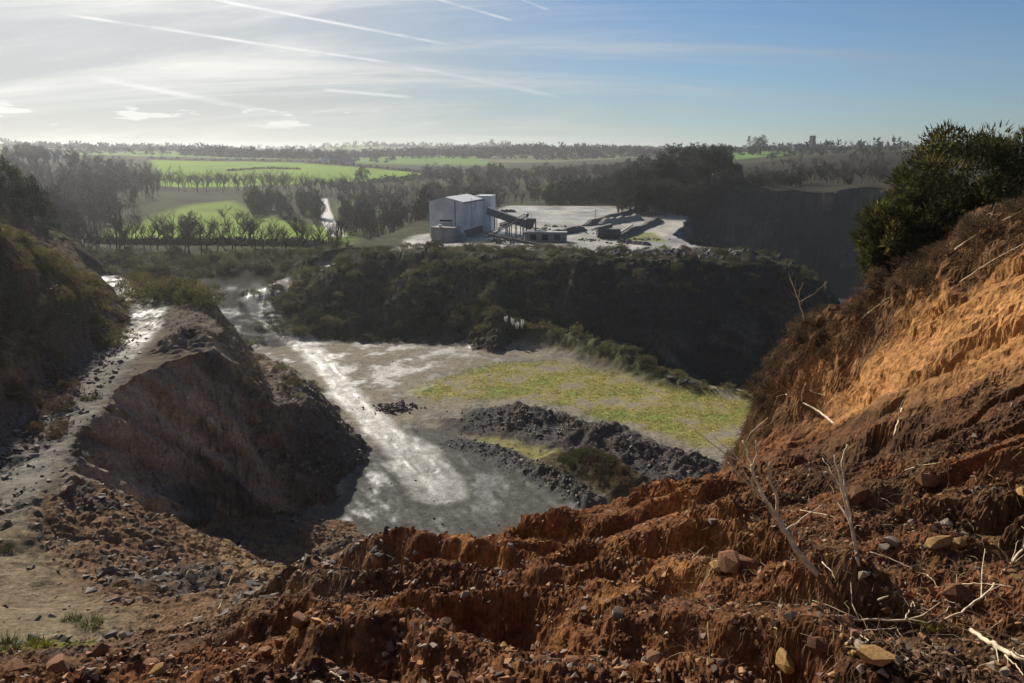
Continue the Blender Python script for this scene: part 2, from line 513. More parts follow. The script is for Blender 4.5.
    d = poly_sd(wx[m] + 0.8 * fbm(x[m], y[m], 2.0, 3, 67), wy[m], BENCH)
    bench[m] = 8.2 - 0.09 * np.maximum(y[m] - 78, 0) + 0.8 * fbm(x[m], y[m], 4, 4, 68) - 1.15 * np.maximum(d, 0)
    spur = smax(spur, bench, 0.8)
    # --- left hillside with gorse
    hill = np.full(np.shape(x), -60.0)
    m2 = (x < -10) & (y > 2) & (y < 260) & (x > -400)
    hill[m2] = HILL(x[m2], y[m2]) + 0.9 * fbm(x[m2], y[m2], 7, 4, 71) + 0.35 * billow(x[m2], y[m2], 1.5, 3, 72)
    rd_, _, rs_ = line_d(x[m2], y[m2], SPUR_ROAD)
    hill[m2] = hill[m2] - 2.2 * np.where(rs_ < 0, np.maximum(rd_ - 1.0, 0), 0)
    hill = np.where((y > 150), hill - (y - 150) * 0.8, hill)
    hill = np.where(x < -150, hill - (-150 - x) * 0.3, hill)
    # --- ridge and plant plateau
    ridge = np.full(np.shape(x), -60.0)
    m3 = (x > -110) & (x < 120) & (y > 110) & (y < 380)
    xm, ym = x[m3], y[m3]
    wq = sstep(ym, 205, 175)
    d = poly_sd(xm + (1.4 + 2.6 * wq) * fbm(xm, ym, 13, 4, 81), ym + (1.4 + 3.4 * wq) * fbm(xm, ym, 13, 4, 82), RIDGE)
    crown = 0.9 * sstep(ym, 182, 166) * sstep(-d, -1, 4)
    top = 13.6 + crown - 5.5 * sstep(xm, -30, -52) * sstep(ym, 186, 174) + 1.5 * fbm(xm, ym, 10, 4, 83) * sstep(ym, 186, 172) \
        - 4.5 * sstep(xm, 55, 68) * sstep(ym, 190, 175)
    dd = np.maximum(d, 0)
    slope = 1.2 - 0.66 * sstep(xm, 14, -4) * sstep(ym, 196, 186) - 0.75 * sstep(ym, 200, 300) * sstep(xm, 30, 0) - 0.15 * sstep(xm, -34, -50) * sstep(ym, 186, 176)
    gully = 1.1 * fbm(xm, ym * 0.45, 7, 4, 84) + 0.5 * billow(xm, ym, 2.4, 3, 85)
    ridge[m3] = top - slope * dd + np.clip(dd * 0.4, 0.3, 1.7) * gully * sstep(ym, 196, 180)
    # --- far quarry face
    face_ = np.full(np.shape(x), -60.0)
    m4 = (x > 20) & (x < 420) & (y > 180) & (y < 560)
    xm, ym = x[m4], y[m4]
    d = poly_sd(xm + 3 * fbm(xm, ym, 16, 4, 91), ym + 3 * fbm(xm, ym, 16, 4, 92), FACE)
    top = 23.0 + 3.0 * sstep(xm, 110, 170) + 1.5 * fbm(xm, ym, 20, 3, 93) - 6 * sstep(xm, 86, 62)
    dd = np.maximum(d, 0)
    face_[m4] = top - 1.9 * dd + 3.2 * sstep(dd, 5.5, 9.0)
    # --- countryside
    cn = COUNTRY(x, y)
    cn = cn + sstep(far, 200, 600) * 1.2 * fbm(x, y, 180, 3, 101) + sstep(far, 900, 1500) * (34 * fbm(x, y, 700, 3, 103) + 4) * sstep(x / np.maximum(y, 1), 0.22, 0.02) + 0.25 * fbm(x, y, 9, 3, 102) * sstep(far, 500, 200)
    cn = np.where((far < 100) & (y < 130) & (x > -60), -60, cn)
    return dict(floor=floor, fore=fore, spur=spur, hill=hill, ridge=ridge, face=face_, country=cn, _bank=bank, _soil=soil, _crd=crd, _shf=shf, _scree=scree if False else None)


NAMES = ['floor', 'fore', 'spur', 'hill', 'ridge', 'face', 'country']


def ground(x, y, full=False):
    x = np.asarray(x, float)
    y = np.asarray(y, float)
    g = ground_parts(x, y)
    stack = np.stack([g[n] for n in NAMES])
    reg = np.argmax(stack, axis=0)
    h = smax(g['floor'], g['fore'], 0.4)
    h = smax(h, g['spur'], 0.6)
    h = smax(h, g['hill'], 0.8)
    h = smax(h, g['ridge'], 0.8)
    h = smax(h, g['face'], 0.8)
    h = smax(h, g['country'], 1.2)
    # roads are graded into the ground
    masks = {}
    for name, pts, w in (('road', ROAD, 3.4), ('spur_road', SPUR_ROAD, 2.1)):
        d, z, _ = line_d(x + 0.5 * fbm(x, y, 4, 2, 111), y + 0.5 * fbm(x, y, 4, 2, 112), pts)
        k = sstep(d, w + 2.2, w - 0.6)
        ok = (y > 31) | (name == 'road')
        k = k * ok
        if name == 'spur_road':
            k = k * sstep(y, 30, 38)
        h = h * (1 - k) + (z + 0.22 * fbm(x, y, 3, 5, 113, 0.6)) * k
        masks[name] = sstep(d, w + 0.6, w - 0.8) * ok
    if not full:
        return h
    return h, reg, g, masks


# ------------------------------------------------------------------ materials
MATS = {}


def principled(name, color=(0.5, 0.5, 0.5), rough=0.8, spec=0.3, noise=None, attr=None, bump=None, metallic=0.0, translucent=0.0, vary=0.0, detail=5):
    if name in MATS:
        return MATS[name]
    m = bpy.data.materials.new(name)
    m.use_nodes = True
    nt = m.node_tree
    N, L = nt.nodes, nt.links
    b = N['Principled BSDF']
    b.inputs['Roughness'].default_value = rough
    b.inputs['Specular IOR Level'].default_value = spec
    b.inputs['Metallic'].default_value = metallic
    col_out = None
    if attr:
        a = N.new('ShaderNodeAttribute')
        a.attribute_name = attr
        col_out = a.outputs['Color']
    else:
        rgb = N.new('ShaderNodeRGB')
        rgb.outputs[0].default_value = (*color, 1)
        col_out = rgb.outputs[0]
    if noise:                                   # (scale, amount)
        tc = N.new('ShaderNodeTexCoord')
        tx = N.new('ShaderNodeTexNoise')
        tx.inputs['Scale'].default_value = noise[0]
        tx.inputs['Detail'].default_value = detail
        L.new(tc.outputs['Object'], tx.inputs['Vector'])
        mr = N.new('ShaderNodeMapRange')
        mr.inputs[1].default_value = 0.3
        mr.inputs[2].default_value = 0.7
        mr.inputs[3].default_value = 1 - noise[1]
        mr.inputs[4].default_value = 1 + noise[1]
        L.new(tx.outputs[0], mr.inputs[0])
        mx = N.new('ShaderNodeMix')
        mx.data_type = 'RGBA'
        mx.blend_type = 'MULTIPLY'
        mx.inputs[0].default_value = 1
        L.new(col_out, mx.inputs[6])
        L.new(mr.outputs[0], mx.inputs[7])
        col_out = mx.outputs[2]
    if vary:
        oi = N.new('ShaderNodeObjectInfo')
        mr = N.new('ShaderNodeMapRange')
        mr.inputs[3].default_value = 1 - vary
        mr.inputs[4].default_value = 1 + vary
        L.new(oi.outputs['Random'], mr.inputs[0])
        mx = N.new('ShaderNodeMix')
        mx.data_type = 'RGBA'
        mx.blend_type = 'MULTIPLY'
        mx.inputs[0].default_value = 1
        L.new(col_out, mx.inputs[6])
        L.new(mr.outputs[0], mx.inputs[7])
        col_out = mx.outputs[2]
    L.new(col_out, b.inputs['Base Color'])
    if bump:                                    # (scale, strength, distance)
        tc = N.new('ShaderNodeTexCoord')
        tx = N.new('ShaderNodeTexNoise')
        tx.inputs['Scale'].default_value = bump[0]
        tx.inputs['Detail'].default_value = 6
        L.new(tc.outputs['Object'], tx.inputs['Vector'])
        bp = N.new('ShaderNodeBump')
        bp.inputs['Strength'].default_value = bump[1]
        bp.inputs['Distance'].default_value = bump[2]
        L.new(tx.outputs[0], bp.inputs['Height'])
        L.new(bp.outputs[0], b.inputs['Normal'])
    if translucent:
        out = N['Material Output']
        tr = N.new('ShaderNodeBsdfTranslucent')
        L.new(col_out, tr.inputs['Color'])
        ms = N.new('ShaderNodeMixShader')
        ms.inputs[0].default_value = translucent
        L.new(b.outputs[0], ms.inputs[1])
        L.new(tr.outputs[0], ms.inputs[2])
        L.new(ms.outputs[0], out.inputs['Surface'])
    MATS[name] = m
    return m


def terrain_material():
    m = bpy.data.materials.new('terrain')
    m.use_nodes = True
    nt = m.node_tree
    N, L = nt.nodes, nt.links
    b = N['Principled BSDF']
    tc = N.new('ShaderNodeTexCoord')

    def noise(scale, detail, rough=0.6):
        t = N.new('ShaderNodeTexNoise')
        t.inputs['Scale'].default_value = scale
        t.inputs['Detail'].default_value = detail
        t.inputs['Roughness'].default_value = rough
        L.new(tc.outputs['Object'], t.inputs['Vector'])
        return t.outputs[0]

    def rng(x, a, b_, c, d):
        n = N.new('ShaderNodeMapRange')
        for i, s in enumerate((x, a, b_, c, d)):
            if isinstance(s, (int, float)):
                n.inputs[i].default_value = s
            else:
                L.new(s, n.inputs[i])
        return n.outputs[0]

    def mul(a, b_):
        n = N.new('ShaderNodeMath')
        n.operation = 'MULTIPLY'
        for i, s in enumerate((a, b_)):
            if isinstance(s, (int, float)):
                n.inputs[i].default_value = s
            else:
                L.new(s, n.inputs[i])
        return n.outputs[0]
    ca = N.new('ShaderNodeAttribute')
    ca.attribute_name = 'col'
    wa = N.new('ShaderNodeAttribute')
    wa.attribute_name = 'wet'
    fine = noise(11.0, 8, 0.7)
    mid = noise(1.3, 6, 0.6)
    f1 = rng(fine, 0.3, 0.7, 0.45, 1.55)
    f2 = mul(rng(mid, 0.3, 0.7, 0.78, 1.22), rng(noise(3.6, 7, 0.7), 0.32, 0.68, 0.62, 1.38))
    mx = N.new('ShaderNodeMix')
    mx.data_type = 'RGBA'
    mx.blend_type = 'MULTIPLY'
    mx.inputs[0].default_value = 1
    L.new(ca.outputs['Color'], mx.inputs[6])
    L.new(mul(f1, f2), mx.inputs[7])
    L.new(mx.outputs[2], b.inputs['Base Color'])
    # wetness: film of water that breaks up in patches
    patch = noise(0.55, 7, 0.65)
    w = mul(wa.outputs['Fac'], rng(patch, 0.36, 0.60, 0.25, 1.0))
    L.new(rng(w, 0, 1, 0.95, 0.2), b.inputs['Roughness'])
    L.new(rng(w, 0, 1, 0.02, 0.55), b.inputs['Specular IOR Level'])
    bp = N.new('ShaderNodeBump')
    bp.inputs['Distance'].default_value = 0.08
    L.new(rng(w, 0, 1, 1.0, 0.25), bp.inputs['Strength'])
    hsum = N.new('ShaderNodeMath')
    hsum.operation = 'ADD'
    L.new(mul(fine, 0.6), hsum.inputs[0])
    L.new(mid, hsum.inputs[1])
    L.new(hsum.outputs[0], bp.inputs['Height'])
    L.new(bp.outputs[0], b.inputs['Normal'])
    return m


# ------------------------------------------------------------------ mesh helpers
def tag(o, label=None, cat=None, group=None, kind=None):
    if label:
        o['label'] = label
    if cat:
        o['category'] = cat
    if group:
        o['group'] = group
    if kind:
        o['kind'] = kind
    return o


def mesh_np(name, co, faces, mat=None, smooth=False, colors=None):
    """faces: (n,3) or (n,4) int array"""
    me = bpy.data.meshes.new(name)
    co = np.asarray(co, np.float32)
    faces = np.asarray(faces, np.int32)
    k = faces.shape[1]
    me.vertices.add(len(co))
    me.vertices.foreach_set('co', co.ravel())
    me.loops.add(faces.size)
    me.loops.foreach_set('vertex_index', faces.ravel())
    me.polygons.add(len(faces))
    me.polygons.foreach_set('loop_start', np.arange(0, faces.size, k, dtype=np.int32))
    me.polygons.foreach_set('use_smooth', np.full(len(faces), bool(smooth)))
    if colors is not None:
        at_ = me.attributes.new('col', 'FLOAT_COLOR', 'POINT')
        c4 = np.ones((len(co), 4), np.float32)
        c4[:, :3] = colors
        at_.data.foreach_set('color', c4.ravel())
    me.update(calc_edges=True)
    if mat:
        me.materials.append(mat)
    return me


def link(name, me, parent=None, loc=(0, 0, 0), rot=(0, 0, 0), scale=(1, 1, 1)):
    o = bpy.data.objects.new(name, me)
    COL.objects.link(o)
    o.location = loc
    o.rotation_euler = rot
    o.scale = scale
    if parent:
        o.parent = parent
    return o


# ------------------------------------------------------------------ terrain mesh
def build_terrain():
    th_f = np.arange(-40.6, 40.61, 0.12)
    th_l = np.concatenate([np.linspace(-180, -66, 24, endpoint=False), np.linspace(-66, -40.6, 34, endpoint=False)])
    th_r = -th_l[::-1]
    th = np.radians(np.concatenate([th_l, th_f, th_r]))
    r = np.concatenate([np.linspace(0.3, 4.4, 26, endpoint=False), np.arange(4.4, 16.5, 0.036), np.arange(16.5, 30, 0.088),
                        np.arange(30, 86, 0.24), np.arange(86, 166, 0.46), np.arange(166, 350, 2.1),
                        np.geomspace(350, 1200, 60), np.geomspace(1250, 7000, 26)])
    T, RR = np.meshgrid(th, r)
    X, Y = (RR * np.sin(T)), (RR * np.cos(T))
    x, y = X.ravel(), Y.ravel()
    h, reg, g, masks = ground(x, y, True)
    nT, nR = len(th), len(r)
    H = h.reshape(nR, nT)
    # slope
    gx = np.gradient(H, axis=1) / np.maximum(np.gradient(X, axis=1) ** 2 + np.gradient(Y, axis=1) ** 2, 1e-9) ** 0.5
    gy = np.gradient(H, axis=0) / np.maximum(np.gradient(RR, axis=0), 1e-6)
    slope = np.sqrt(gx ** 2 + gy ** 2).ravel()
    far = np.hypot(x, y)

    # ---------------- colours (what the ground is made of, plus some painted glare and shade)
    def C(*a):
        return np.array(a, float)

    def mix(c, d, k):
        return c * (1 - k[:, None]) + d * k[:, None]
    n1 = fbm(x, y, 6, 4, 201)
    n2 = fbm(x, y, 1.4, 4, 202)
    n3 = fbm(x, y, 0.4, 3, 203)
    nl = fbm(x, y, 40, 4, 204)
    col = np.zeros((len(x), 3))
    wet = np.zeros(len(x))
    R_ = {n: (reg == i) for i, n in enumerate(NAMES)}
    # country
    c = np.tile(C(0.055, 0.062, 0.026), (len(x), 1))
    c = mix(c, C(0.040, 0.036, 0.024), sstep(nl, -0.2, 0.4))
    def field(poly_px, Ys, colr, soft=6):
        poly = [at(u, v, Y_)[:2] for (u, v), Y_ in zip(poly_px, Ys)]
        d = poly_sd(x, y, poly)
        return sstep(d, soft, -soft)
    green = C(0.17, 0.27, 0.03)
    k = field([(158, 186), (230, 184), (300, 183), (380, 180), (448, 179), (445, 176), (370, 171), (300, 163.5), (230, 161), (150, 159)], [545, 560, 590, 620, 660, 770, 800, 850, 850, 850], green)
    tint = 1 + 0.18 * fbm(x, y * 0.4, 60, 3, 210)
    c = mix(c, green * np.ones_like(c) * tint[:, None], k)
    k2 = field([(105, 240), (235, 238), (345, 243), (350, 222), (255, 204), (232, 196), (190, 203), (150, 212), (110, 228)], [235, 240, 225, 290, 380, 430, 400, 350, 290], green)
    c = mix(c, C(0.18, 0.25, 0.045) * (1 + 0.3 * fbm(x, y, 20, 3, 211))[:, None], k2)
    k3 = field([(330, 215), (395, 205), (420, 195), (340, 190)], [330, 400, 450, 480], green)
    c = mix(c, C(0.13, 0.19, 0.06) * np.ones_like(c), k3 * sstep(nl, -0.4, 0.3))
    # far farmland patchwork
    cell = np.floor((x + 0.25 * y) / 230) * 7.13 + np.floor((y - 0.2 * x) / 170) * 3.7
    rnd = np.modf(np.abs(np.sin(cell * 12.9898) * 43758.5453))[0]
    fk = sstep(far, 900, 1000)
    fc = np.where((rnd < 0.35)[:, None], C(0.13, 0.22, 0.05), np.where((rnd < 0.6)[:, None], C(0.16, 0.17, 0.08), C(0.06, 0.06, 0.04)))
    c = c * (1 - fk[:, None]) + fc * fk[:, None]
    k4 = field([(728, 159), (790, 159), (785, 151), (735, 151)], [780, 780, 1100, 1100], green, 15)
    c = mix(c, C(0.12, 0.22, 0.05) * np.ones_like(c), k4)
    ld, _, _ = line_d(x, y, LANE)
    lk = sstep(ld, 3.6, 2.2)
    c = mix(c, C(0.34, 0.32, 0.29) * np.ones_like(c), lk)
    qk = sstep(poly_sd(x, y, [(30, 150), (110, 150), (330, 200), (330, 300), (60, 320)]), 10, -5) * sstep(h, 12, 8)
    c = mix(c, C(0.04, 0.037, 0.033) * np.ones_like(c), qk)
    hk_ = sstep(poly_sd(x, y, [(75, 300), (330, 230), (400, 600), (150, 520), (110, 400)]), 30, -10)
    c = mix(c, C(0.040, 0.036, 0.025) * np.ones_like(c), hk_)
    col[R_['country']] = c[R_['country']]
    wet = np.where(R_['country'], lk * 0.9, wet)
    # low ground left of the ridge: gravel, its colour darkened for the shade there
    gk = sstep(poly_sd(x, y, [(-75, 128), (-40, 128), (-38, 160), (-48, 172), (-75, 170)]), 3, -3) * R_['country']
    col = mix(col, C(0.075, 0.07, 0.062) * np.ones_like(col), gk)
    wet = np.maximum(wet, gk * 0.45 * sstep(n1, -0.2, 0.4))
    # quarry floor
    c = np.tile(C(0.22, 0.19, 0.145), (len(x), 1))
    c = mix(c, C(0.115, 0.10, 0.08), sstep(n1, -0.3, 0.4))
    wf = 0.55 * sstep(n1 + 0.6 * n2, -0.3, 0.6)
    moss_p = on2([(410, 388), (445, 378), (500, 362), (560, 362), (640, 380), (705, 390), (765, 395), (770, 440), (720, 452), (650, 430), (560, 405), (500, 398), (430, 402)])
    mk = sstep(poly_sd(x + 2 * n1, y + 2 * n1, moss_p), 2.5, -2.5) * sstep(0.4 * n2 + 1.1 * n1 + 0.25 * n3, -0.65, 0.05)
    mossc = C(0.26, 0.225, 0.058) * (1 + 0.35 * n2)[:, None] + C(-0.06, 0.02, 0) * sstep(n1, 0, 0.6)[:, None]
    c = mix(c, mossc, mk * 0.85)
    moss2 = on2([(470, 425), (520, 430), (585, 455), (600, 478), (575, 485), (530, 462), (480, 442)])
    mk2 = sstep(poly_sd(x + n1, y + n1, moss2), 1.5, -1.5) * sstep(n2, -0.7, -0.1)
    c = mix(c, C(0.22, 0.20, 0.06) * np.ones_like(c), mk2 * 0.9)
    wf = wf * (1 - 0.85 * np.maximum(mk, mk2))
    # pale gravel track, colour raised for its wet glare; grey apron at its foot
    trk = [on(u, v, 0)[:2] + (w_,) for u, v, w_ in ((296, 341, 2.6), (318, 358, 2.1), (338, 382, 1.7), (358, 408, 1.7), (385, 432, 2.1), (415, 455, 2.8), (440, 490, 3.6))]
    td, tw, _ = line_d(x + 0.8 * n1, y + 0.8 * n1, trk)
    tk = sstep(td - tw, 1.0, -0.8)
    c = mix(c, C(0.46, 0.44, 0.39) * np.ones_like(c), tk)
    apron = on2([(348, 476), (376, 446), (420, 425), (455, 436), (500, 455), (548, 484), (572, 500), (545, 528), (500, 560), (330, 560), (318, 530), (332, 500)])
    ak = sstep(poly_sd(x + 1.2 * n1, y + 1.2 * n1, apron), 1.2, -1.2)
    c = mix(c, C(0.095, 0.091, 0.08) * (1 + 0.25 * n2)[:, None], ak * (1 - 0.5 * tk))
    topw = on2([(290, 338), (350, 343), (420, 345), (480, 345), (500, 360), (440, 368), (430, 385), (380, 395), (340, 385), (310, 360)])
    wk = sstep(poly_sd(x + 2 * n1, y + 2 * n1, topw), 3, -3)
    c = mix(c, C(0.36, 0.34, 0.30) * np.ones_like(c), wk * sstep(0.35 * n2 + 1.2 * n1, -0.3, 0.6))  # pale patches painted in for glints on the wet upper floor
    # wheel streaks from ramp to bank foot, wet glare painted into the colour
    sdir = np.array([on(300, 345, 0)[:2], on(440, 500, 0)[:2]])
    dv = sdir[1] - sdir[0]
    dv = dv / np.linalg.norm(dv)
    q = -x * dv[1] + y * dv[0]
    pth = x * dv[0] + y * dv[1]
    streak = 0.75 * fbm(q, pth * 0.2, 1.5, 6, 215, 0.65)
    c = c * (1 + (0.55 * np.maximum(tk, 0.9 * ak) * np.clip(streak * 1.5, -0.7, 0.9)))[:, None]
    wf = np.maximum(wf * (1 - ak), ak * (0.10 + 0.70 * sstep(streak + 0.8 * n1, 0.0, 0.6)))
    rut = np.exp(-((line_d(x + 0.25 * fbm(x, y, 5, 2, 14), y, TRACK)[0] - 0.95) / 0.35) ** 2)
    wf = np.maximum(wf, rut * 0.6 * sstep(n1 + n2, -0.3, 0.4))
    wf = np.maximum(wf, tk * (0.50 + 0.5 * sstep(streak, -0.1, 0.4)))
    wf = np.maximum(wf, wk * sstep(0.4 * n2 + 1.2 * n1, 0.0, 0.5) * 0.9)
    # dark slate heaps
    hd, hh, hs = line_d(x + 0.6 * n2, y + 0.6 * n2, HEAP)
    hk = sstep(hd, np.where(hs > 0, 5.0, 8.5), np.where(hs > 0, 3.6, 6.5))
    c = mix(c, C(0.075, 0.066, 0.06) * (1 + 0.5 * n3)[:, None], hk)
    kd, _, _ = line_d(x + 0.5 * n2, y + 0.5 * n2, KERB)
    c = mix(c, C(0.075, 0.07, 0.065) * np.ones_like(c), sstep(kd, 2.2, 1.2))
    hd2, _, _ = line_d(x, y, HEAP2)
    c = mix(c, C(0.075, 0.062, 0.035) * (1 + 0.4 * n2)[:, None], sstep(hd2, 4, 2.5))
    bd, bh, bs = line_d(x, y, BUND)
    c = mix(c, C(0.085, 0.082, 0.045) * (1 + 0.4 * n2)[:, None], sstep(bd, 4.5, 2.5) * sstep(bh, 0.6, 1.2))
    wf = wf * (1 - hk) * (1 - sstep(hd2, 4, 2.5)) * (1 - sstep(bd, 6.5, 4) * sstep(bh, 0.6, 1.0))
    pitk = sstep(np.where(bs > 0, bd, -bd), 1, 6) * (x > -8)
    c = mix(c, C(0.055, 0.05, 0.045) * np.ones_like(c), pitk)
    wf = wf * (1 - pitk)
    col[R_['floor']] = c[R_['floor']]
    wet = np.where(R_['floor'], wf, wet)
    # spoil and cut bank
    bank, soil = g['_bank'], g['_soil']
    c = np.tile(C(0.165, 0.073, 0.034), (len(x), 1))
    c = mix(c, C(0.37, 0.175, 0.062), sstep(n2 + 0.5 * n3, 0.0, 0.7))
    c = mix(c, C(0.07, 0.040, 0.026), sstep(n1 * 0.8 + n2 * 0.9 - 0.05, 0.0, 0.6) * 0.85)
    c = mix(c, C(0.075, 0.042, 0.028), sstep(n3 + 0.3 * n2, 0.25, 0.7) * 0.6)
    right = sstep(x - 0.30 * y, -0.6, 1.6) * sstep(y, 20, 17)
    c = mix(c, C(0.085, 0.050, 0.030) * (1 + 0.5 * n3)[:, None], right * sstep(n2 + 0.4 * n1, -0.5, 0.2) * 0.85)
    oc = C(0.37, 0.185, 0.072) * (1 + 0.22 * n2 + 0.15 * n3)[:, None]
    ochre = bank * sstep(g['_crd'] + 0.7 * n2 + 0.4 * n3, 0.9, 1.5) * sstep(x + 0.5 * n2, 8.2, 9.2)
    c = mix(c, C(0.12, 0.07, 0.04) * (1 + 0.4 * n3)[:, None], sstep(g['_crd'], 1.8, 0.9))
    c = mix(c, C(0.15, 0.082, 0.042) * (1 + 0.4 * n3)[:, None], bank)
    c = mix(c, oc, ochre)
    # left: grey brown slope and slate rubble
    left = sstep(-x - 0.18 * y + 1.2 * n1, -1.2, 1.8) * sstep(far, 9.5, 14)
    deep = sstep(far + 4 * n1, 19, 26) * sstep(x, 8, 2)
    c = mix(c, C(0.165, 0.102, 0.060) * (1 + 0.4 * n3)[:, None], np.maximum(left, deep))
    c = mix(c, C(0.10, 0.080, 0.066) * np.ones_like(c), np.maximum(left, deep) * sstep(n1 + 0.5 * n2, 0.05, 0.45))
    ochre_strip = sstep(line_d(x, y, [at(95, 490, 44)[:2], at(150, 510, 48)[:2], at(210, 545, 50)[:2], at(290, 580, 30)[:2]])[0] + 1.3 * n2, 2.6, 0.8)
    c = mix(c, C(0.30, 0.20, 0.10) * (1 + 0.3 * n2)[:, None], ochre_strip * 0.7)
    shelf = sstep(poly_sd(x + n1 * 0.8, y + n1 * 0.8, SHELF), 1.0, -1.0)
    c = mix(c, C(0.17, 0.135, 0.088) * (1 + 0.2 * n2)[:, None], shelf)
    gpatch = sstep(poly_sd(x, y, [at(0, 660, 10)[:2], at(80, 655, 10.5)[:2], at(85, 625, 13.5)[:2], at(40, 630, 13)[:2], at(-20, 640, 12)[:2]]) + 0.9 * n2, 0.5, -0.4)
    c = mix(c, C(0.14, 0.15, 0.03) * np.ones_like(c), gpatch * 0.8)
    col[R_['fore']] = c[R_['fore']]
    # spur: rock face with beds, grey road on top
    zz = h
    bed = perlin((x * 0.8 + y * 0.5 + zz * 0.7) / 2.2, (zz * 0.6 - x * 0.3) / 7.0, 221) + 0.6 * perlin((x * 0.8 + y * 0.5 + zz * 0.8) / 0.8, zz / 6.0, 222)
    c = np.tile(C(0.24, 0.19, 0.14), (len(x), 1))
    c = mix(c, C(0.42, 0.32, 0.21), sstep(bed, 0.1, 0.7))
    c = mix(c, C(0.075, 0.073, 0.068), sstep(-bed, 0.05, 0.6))
    flat = sstep(slope, 0.9, 0.5)
    c = mix(c, C(0.125, 0.10, 0.076) * (1 + 0.35 * n2)[:, None], flat * sstep(y, 105, 95))
    back = sstep(y + 0.5 * (x + 30), 70, 80) * sstep(slope, 0.3, 0.6)
    c = mix(c, C(0.16, 0.12, 0.075) * (1 + 0.4 * n2)[:, None], back)
    c = mix(c, C(0.06, 0.065, 0.032) * np.ones_like(c), back * sstep(n1, 0.15, 0.5) * 0.6)
    c = mix(c, C(0.075, 0.063, 0.052) * np.ones_like(c), back * sstep(zz, 8.5, 6.0) * sstep(y, 100, 90))
    col[R_['spur']] = c[R_['spur']]
    # hillside
    c = np.tile(C(0.105, 0.072, 0.045), (len(x), 1))
    c = mix(c, C(0.075, 0.07, 0.03), sstep(n1, -0.2, 0.3))
    scar = sstep(poly_sd(x + n1, y + n1, [at(15, 345, 52)[:2], at(60, 340, 62)[:2], at(75, 385, 57)[:2], at(20, 415, 46)[:2]]), 1.5, -1.0)
    c = mix(c, C(0.27, 0.165, 0.085) * (1 + 0.4 * n2)[:, None], scar * 0.8)
    foot = sstep(zz, 21.5, 19.0)
    c = mix(c, C(0.105, 0.075, 0.06) * (1 + 0.5 * n3)[:, None], foot)
    col[R_['hill']] = c[R_['hill']]
    # ridge and plateau
    c = np.tile(C(0.052, 0.05, 0.032), (len(x), 1))
    c = mix(c, C(0.09, 0.085, 0.045), sstep(n1 + 0.5 * n2, 0.0, 0.6))
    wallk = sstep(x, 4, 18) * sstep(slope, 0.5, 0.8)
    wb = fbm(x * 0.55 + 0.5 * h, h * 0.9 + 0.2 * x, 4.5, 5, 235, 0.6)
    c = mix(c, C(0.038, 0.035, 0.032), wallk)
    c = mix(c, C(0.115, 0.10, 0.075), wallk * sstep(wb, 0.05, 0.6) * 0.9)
    yard = sstep(poly_sd(x + 1.5 * n1, y + 1.5 * n1, [(-22, 184), (6, 178), (30, 180), (46, 184), (50, 205), (60, 250), (68, 282), (60, 336), (-2, 342), (-8, 300), (-12, 230), (-28, 215), (-28, 190)]), 2, -2)
    c = mix(c, C(0.30, 0.28, 0.24) * np.clip(1 + 1.0 * fbm(x, y * 0.6, 12, 5, 231, 0.6), 0.25, 1.7)[:, None], yard * sstep(slope, 0.7, 0.4))  # patchy pale colour also stands in for glints on the wet yard
    moss3 = sstep(poly_sd(x, y, [on(620, 232, 13.7)[:2], on(655, 232, 13.7)[:2], on(668, 242, 13.7)[:2], on(622, 240, 13.7)[:2]]), 1.5, -1.5)
    c = mix(c, C(0.20, 0.20, 0.07) * np.ones_like(c), moss3 * 0.9)
    rub = sstep(line_d(x, y, [(22, 168), (40, 170), (55, 166)])[0], 9, 5)
    c = mix(c, C(0.09, 0.085, 0.08) * (1 + 0.6 * n2)[:, None], rub * 0.8)
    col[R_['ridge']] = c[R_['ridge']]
    wet = np.where(R_['ridge'], yard * (0.45 + 0.55 * sstep(fbm(x, y * 0.6, 14, 4, 233), -0.3, 0.2)) * (1 - moss3), wet)
    # far face
    c = np.tile(C(0.055, 0.05, 0.045), (len(x), 1))
    c = mix(c, C(0.11, 0.095, 0.075), sstep(fbm(zz * 2.4 + 0.12 * x, x * 0.35, 9, 5, 241, 0.6), 0.0, 0.5))
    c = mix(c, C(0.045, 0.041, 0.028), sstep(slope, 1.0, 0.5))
    col[R_['face']] = c[R_['face']]
    # roads over all
    rk = masks['spur_road'] * sstep(y, 32, 37)
    col = mix(col, C(0.165, 0.148, 0.12) * (1 + 0.22 * n2 + 0.2 * fbm(x, y, 4, 3, 251))[:, None], rk)
    wet = wet * (1 - rk) + rk * (0.15 + 0.6 * sstep(y, 62, 78)) * (0.5 + 0.5 * sstep(n1, -0.3, 0.3))
    rk = masks['road']
    col = mix(col, C(0.22, 0.21, 0.185) * (1 + 0.25 * n2)[:, None], rk)
    wet = np.maximum(wet, rk * 0.75 * sstep(n2 + n1, -0.2, 0.4))
    col = np.clip(col, 0.012, 0.8)
    wet = np.clip(wet, 0, 1)

    # ---------------- mesh, split into its landforms
    idx = np.arange(nR * nT).reshape(nR, nT)
    a = idx[:-1, :-1].ravel()
    b = idx[:-1, 1:].ravel()
    c_ = idx[1:, 1:].ravel()
    d = idx[1:, :-1].ravel()
    quads = np.stack([a, d, c_, b], 1)
    seam = np.stack([idx[:-1, -1], idx[1:, -1], idx[1:, 0], idx[:-1, 0]], 1)
    quads = np.concatenate([quads, seam])
    freg = reg[quads[:, 0]]
    co = np.stack([x, y, h], 1)
    # roughen along the surface normal so that steep faces are broken too
    G = co.reshape(nR, nT, 3)
    tr_ = np.gradient(G, axis=0)
    tt_ = np.gradient(G, axis=1)
    nrm = np.cross(tt_, tr_).reshape(-1, 3)
    nrm /= np.linalg.norm(nrm, axis=1)[:, None] + 1e-12
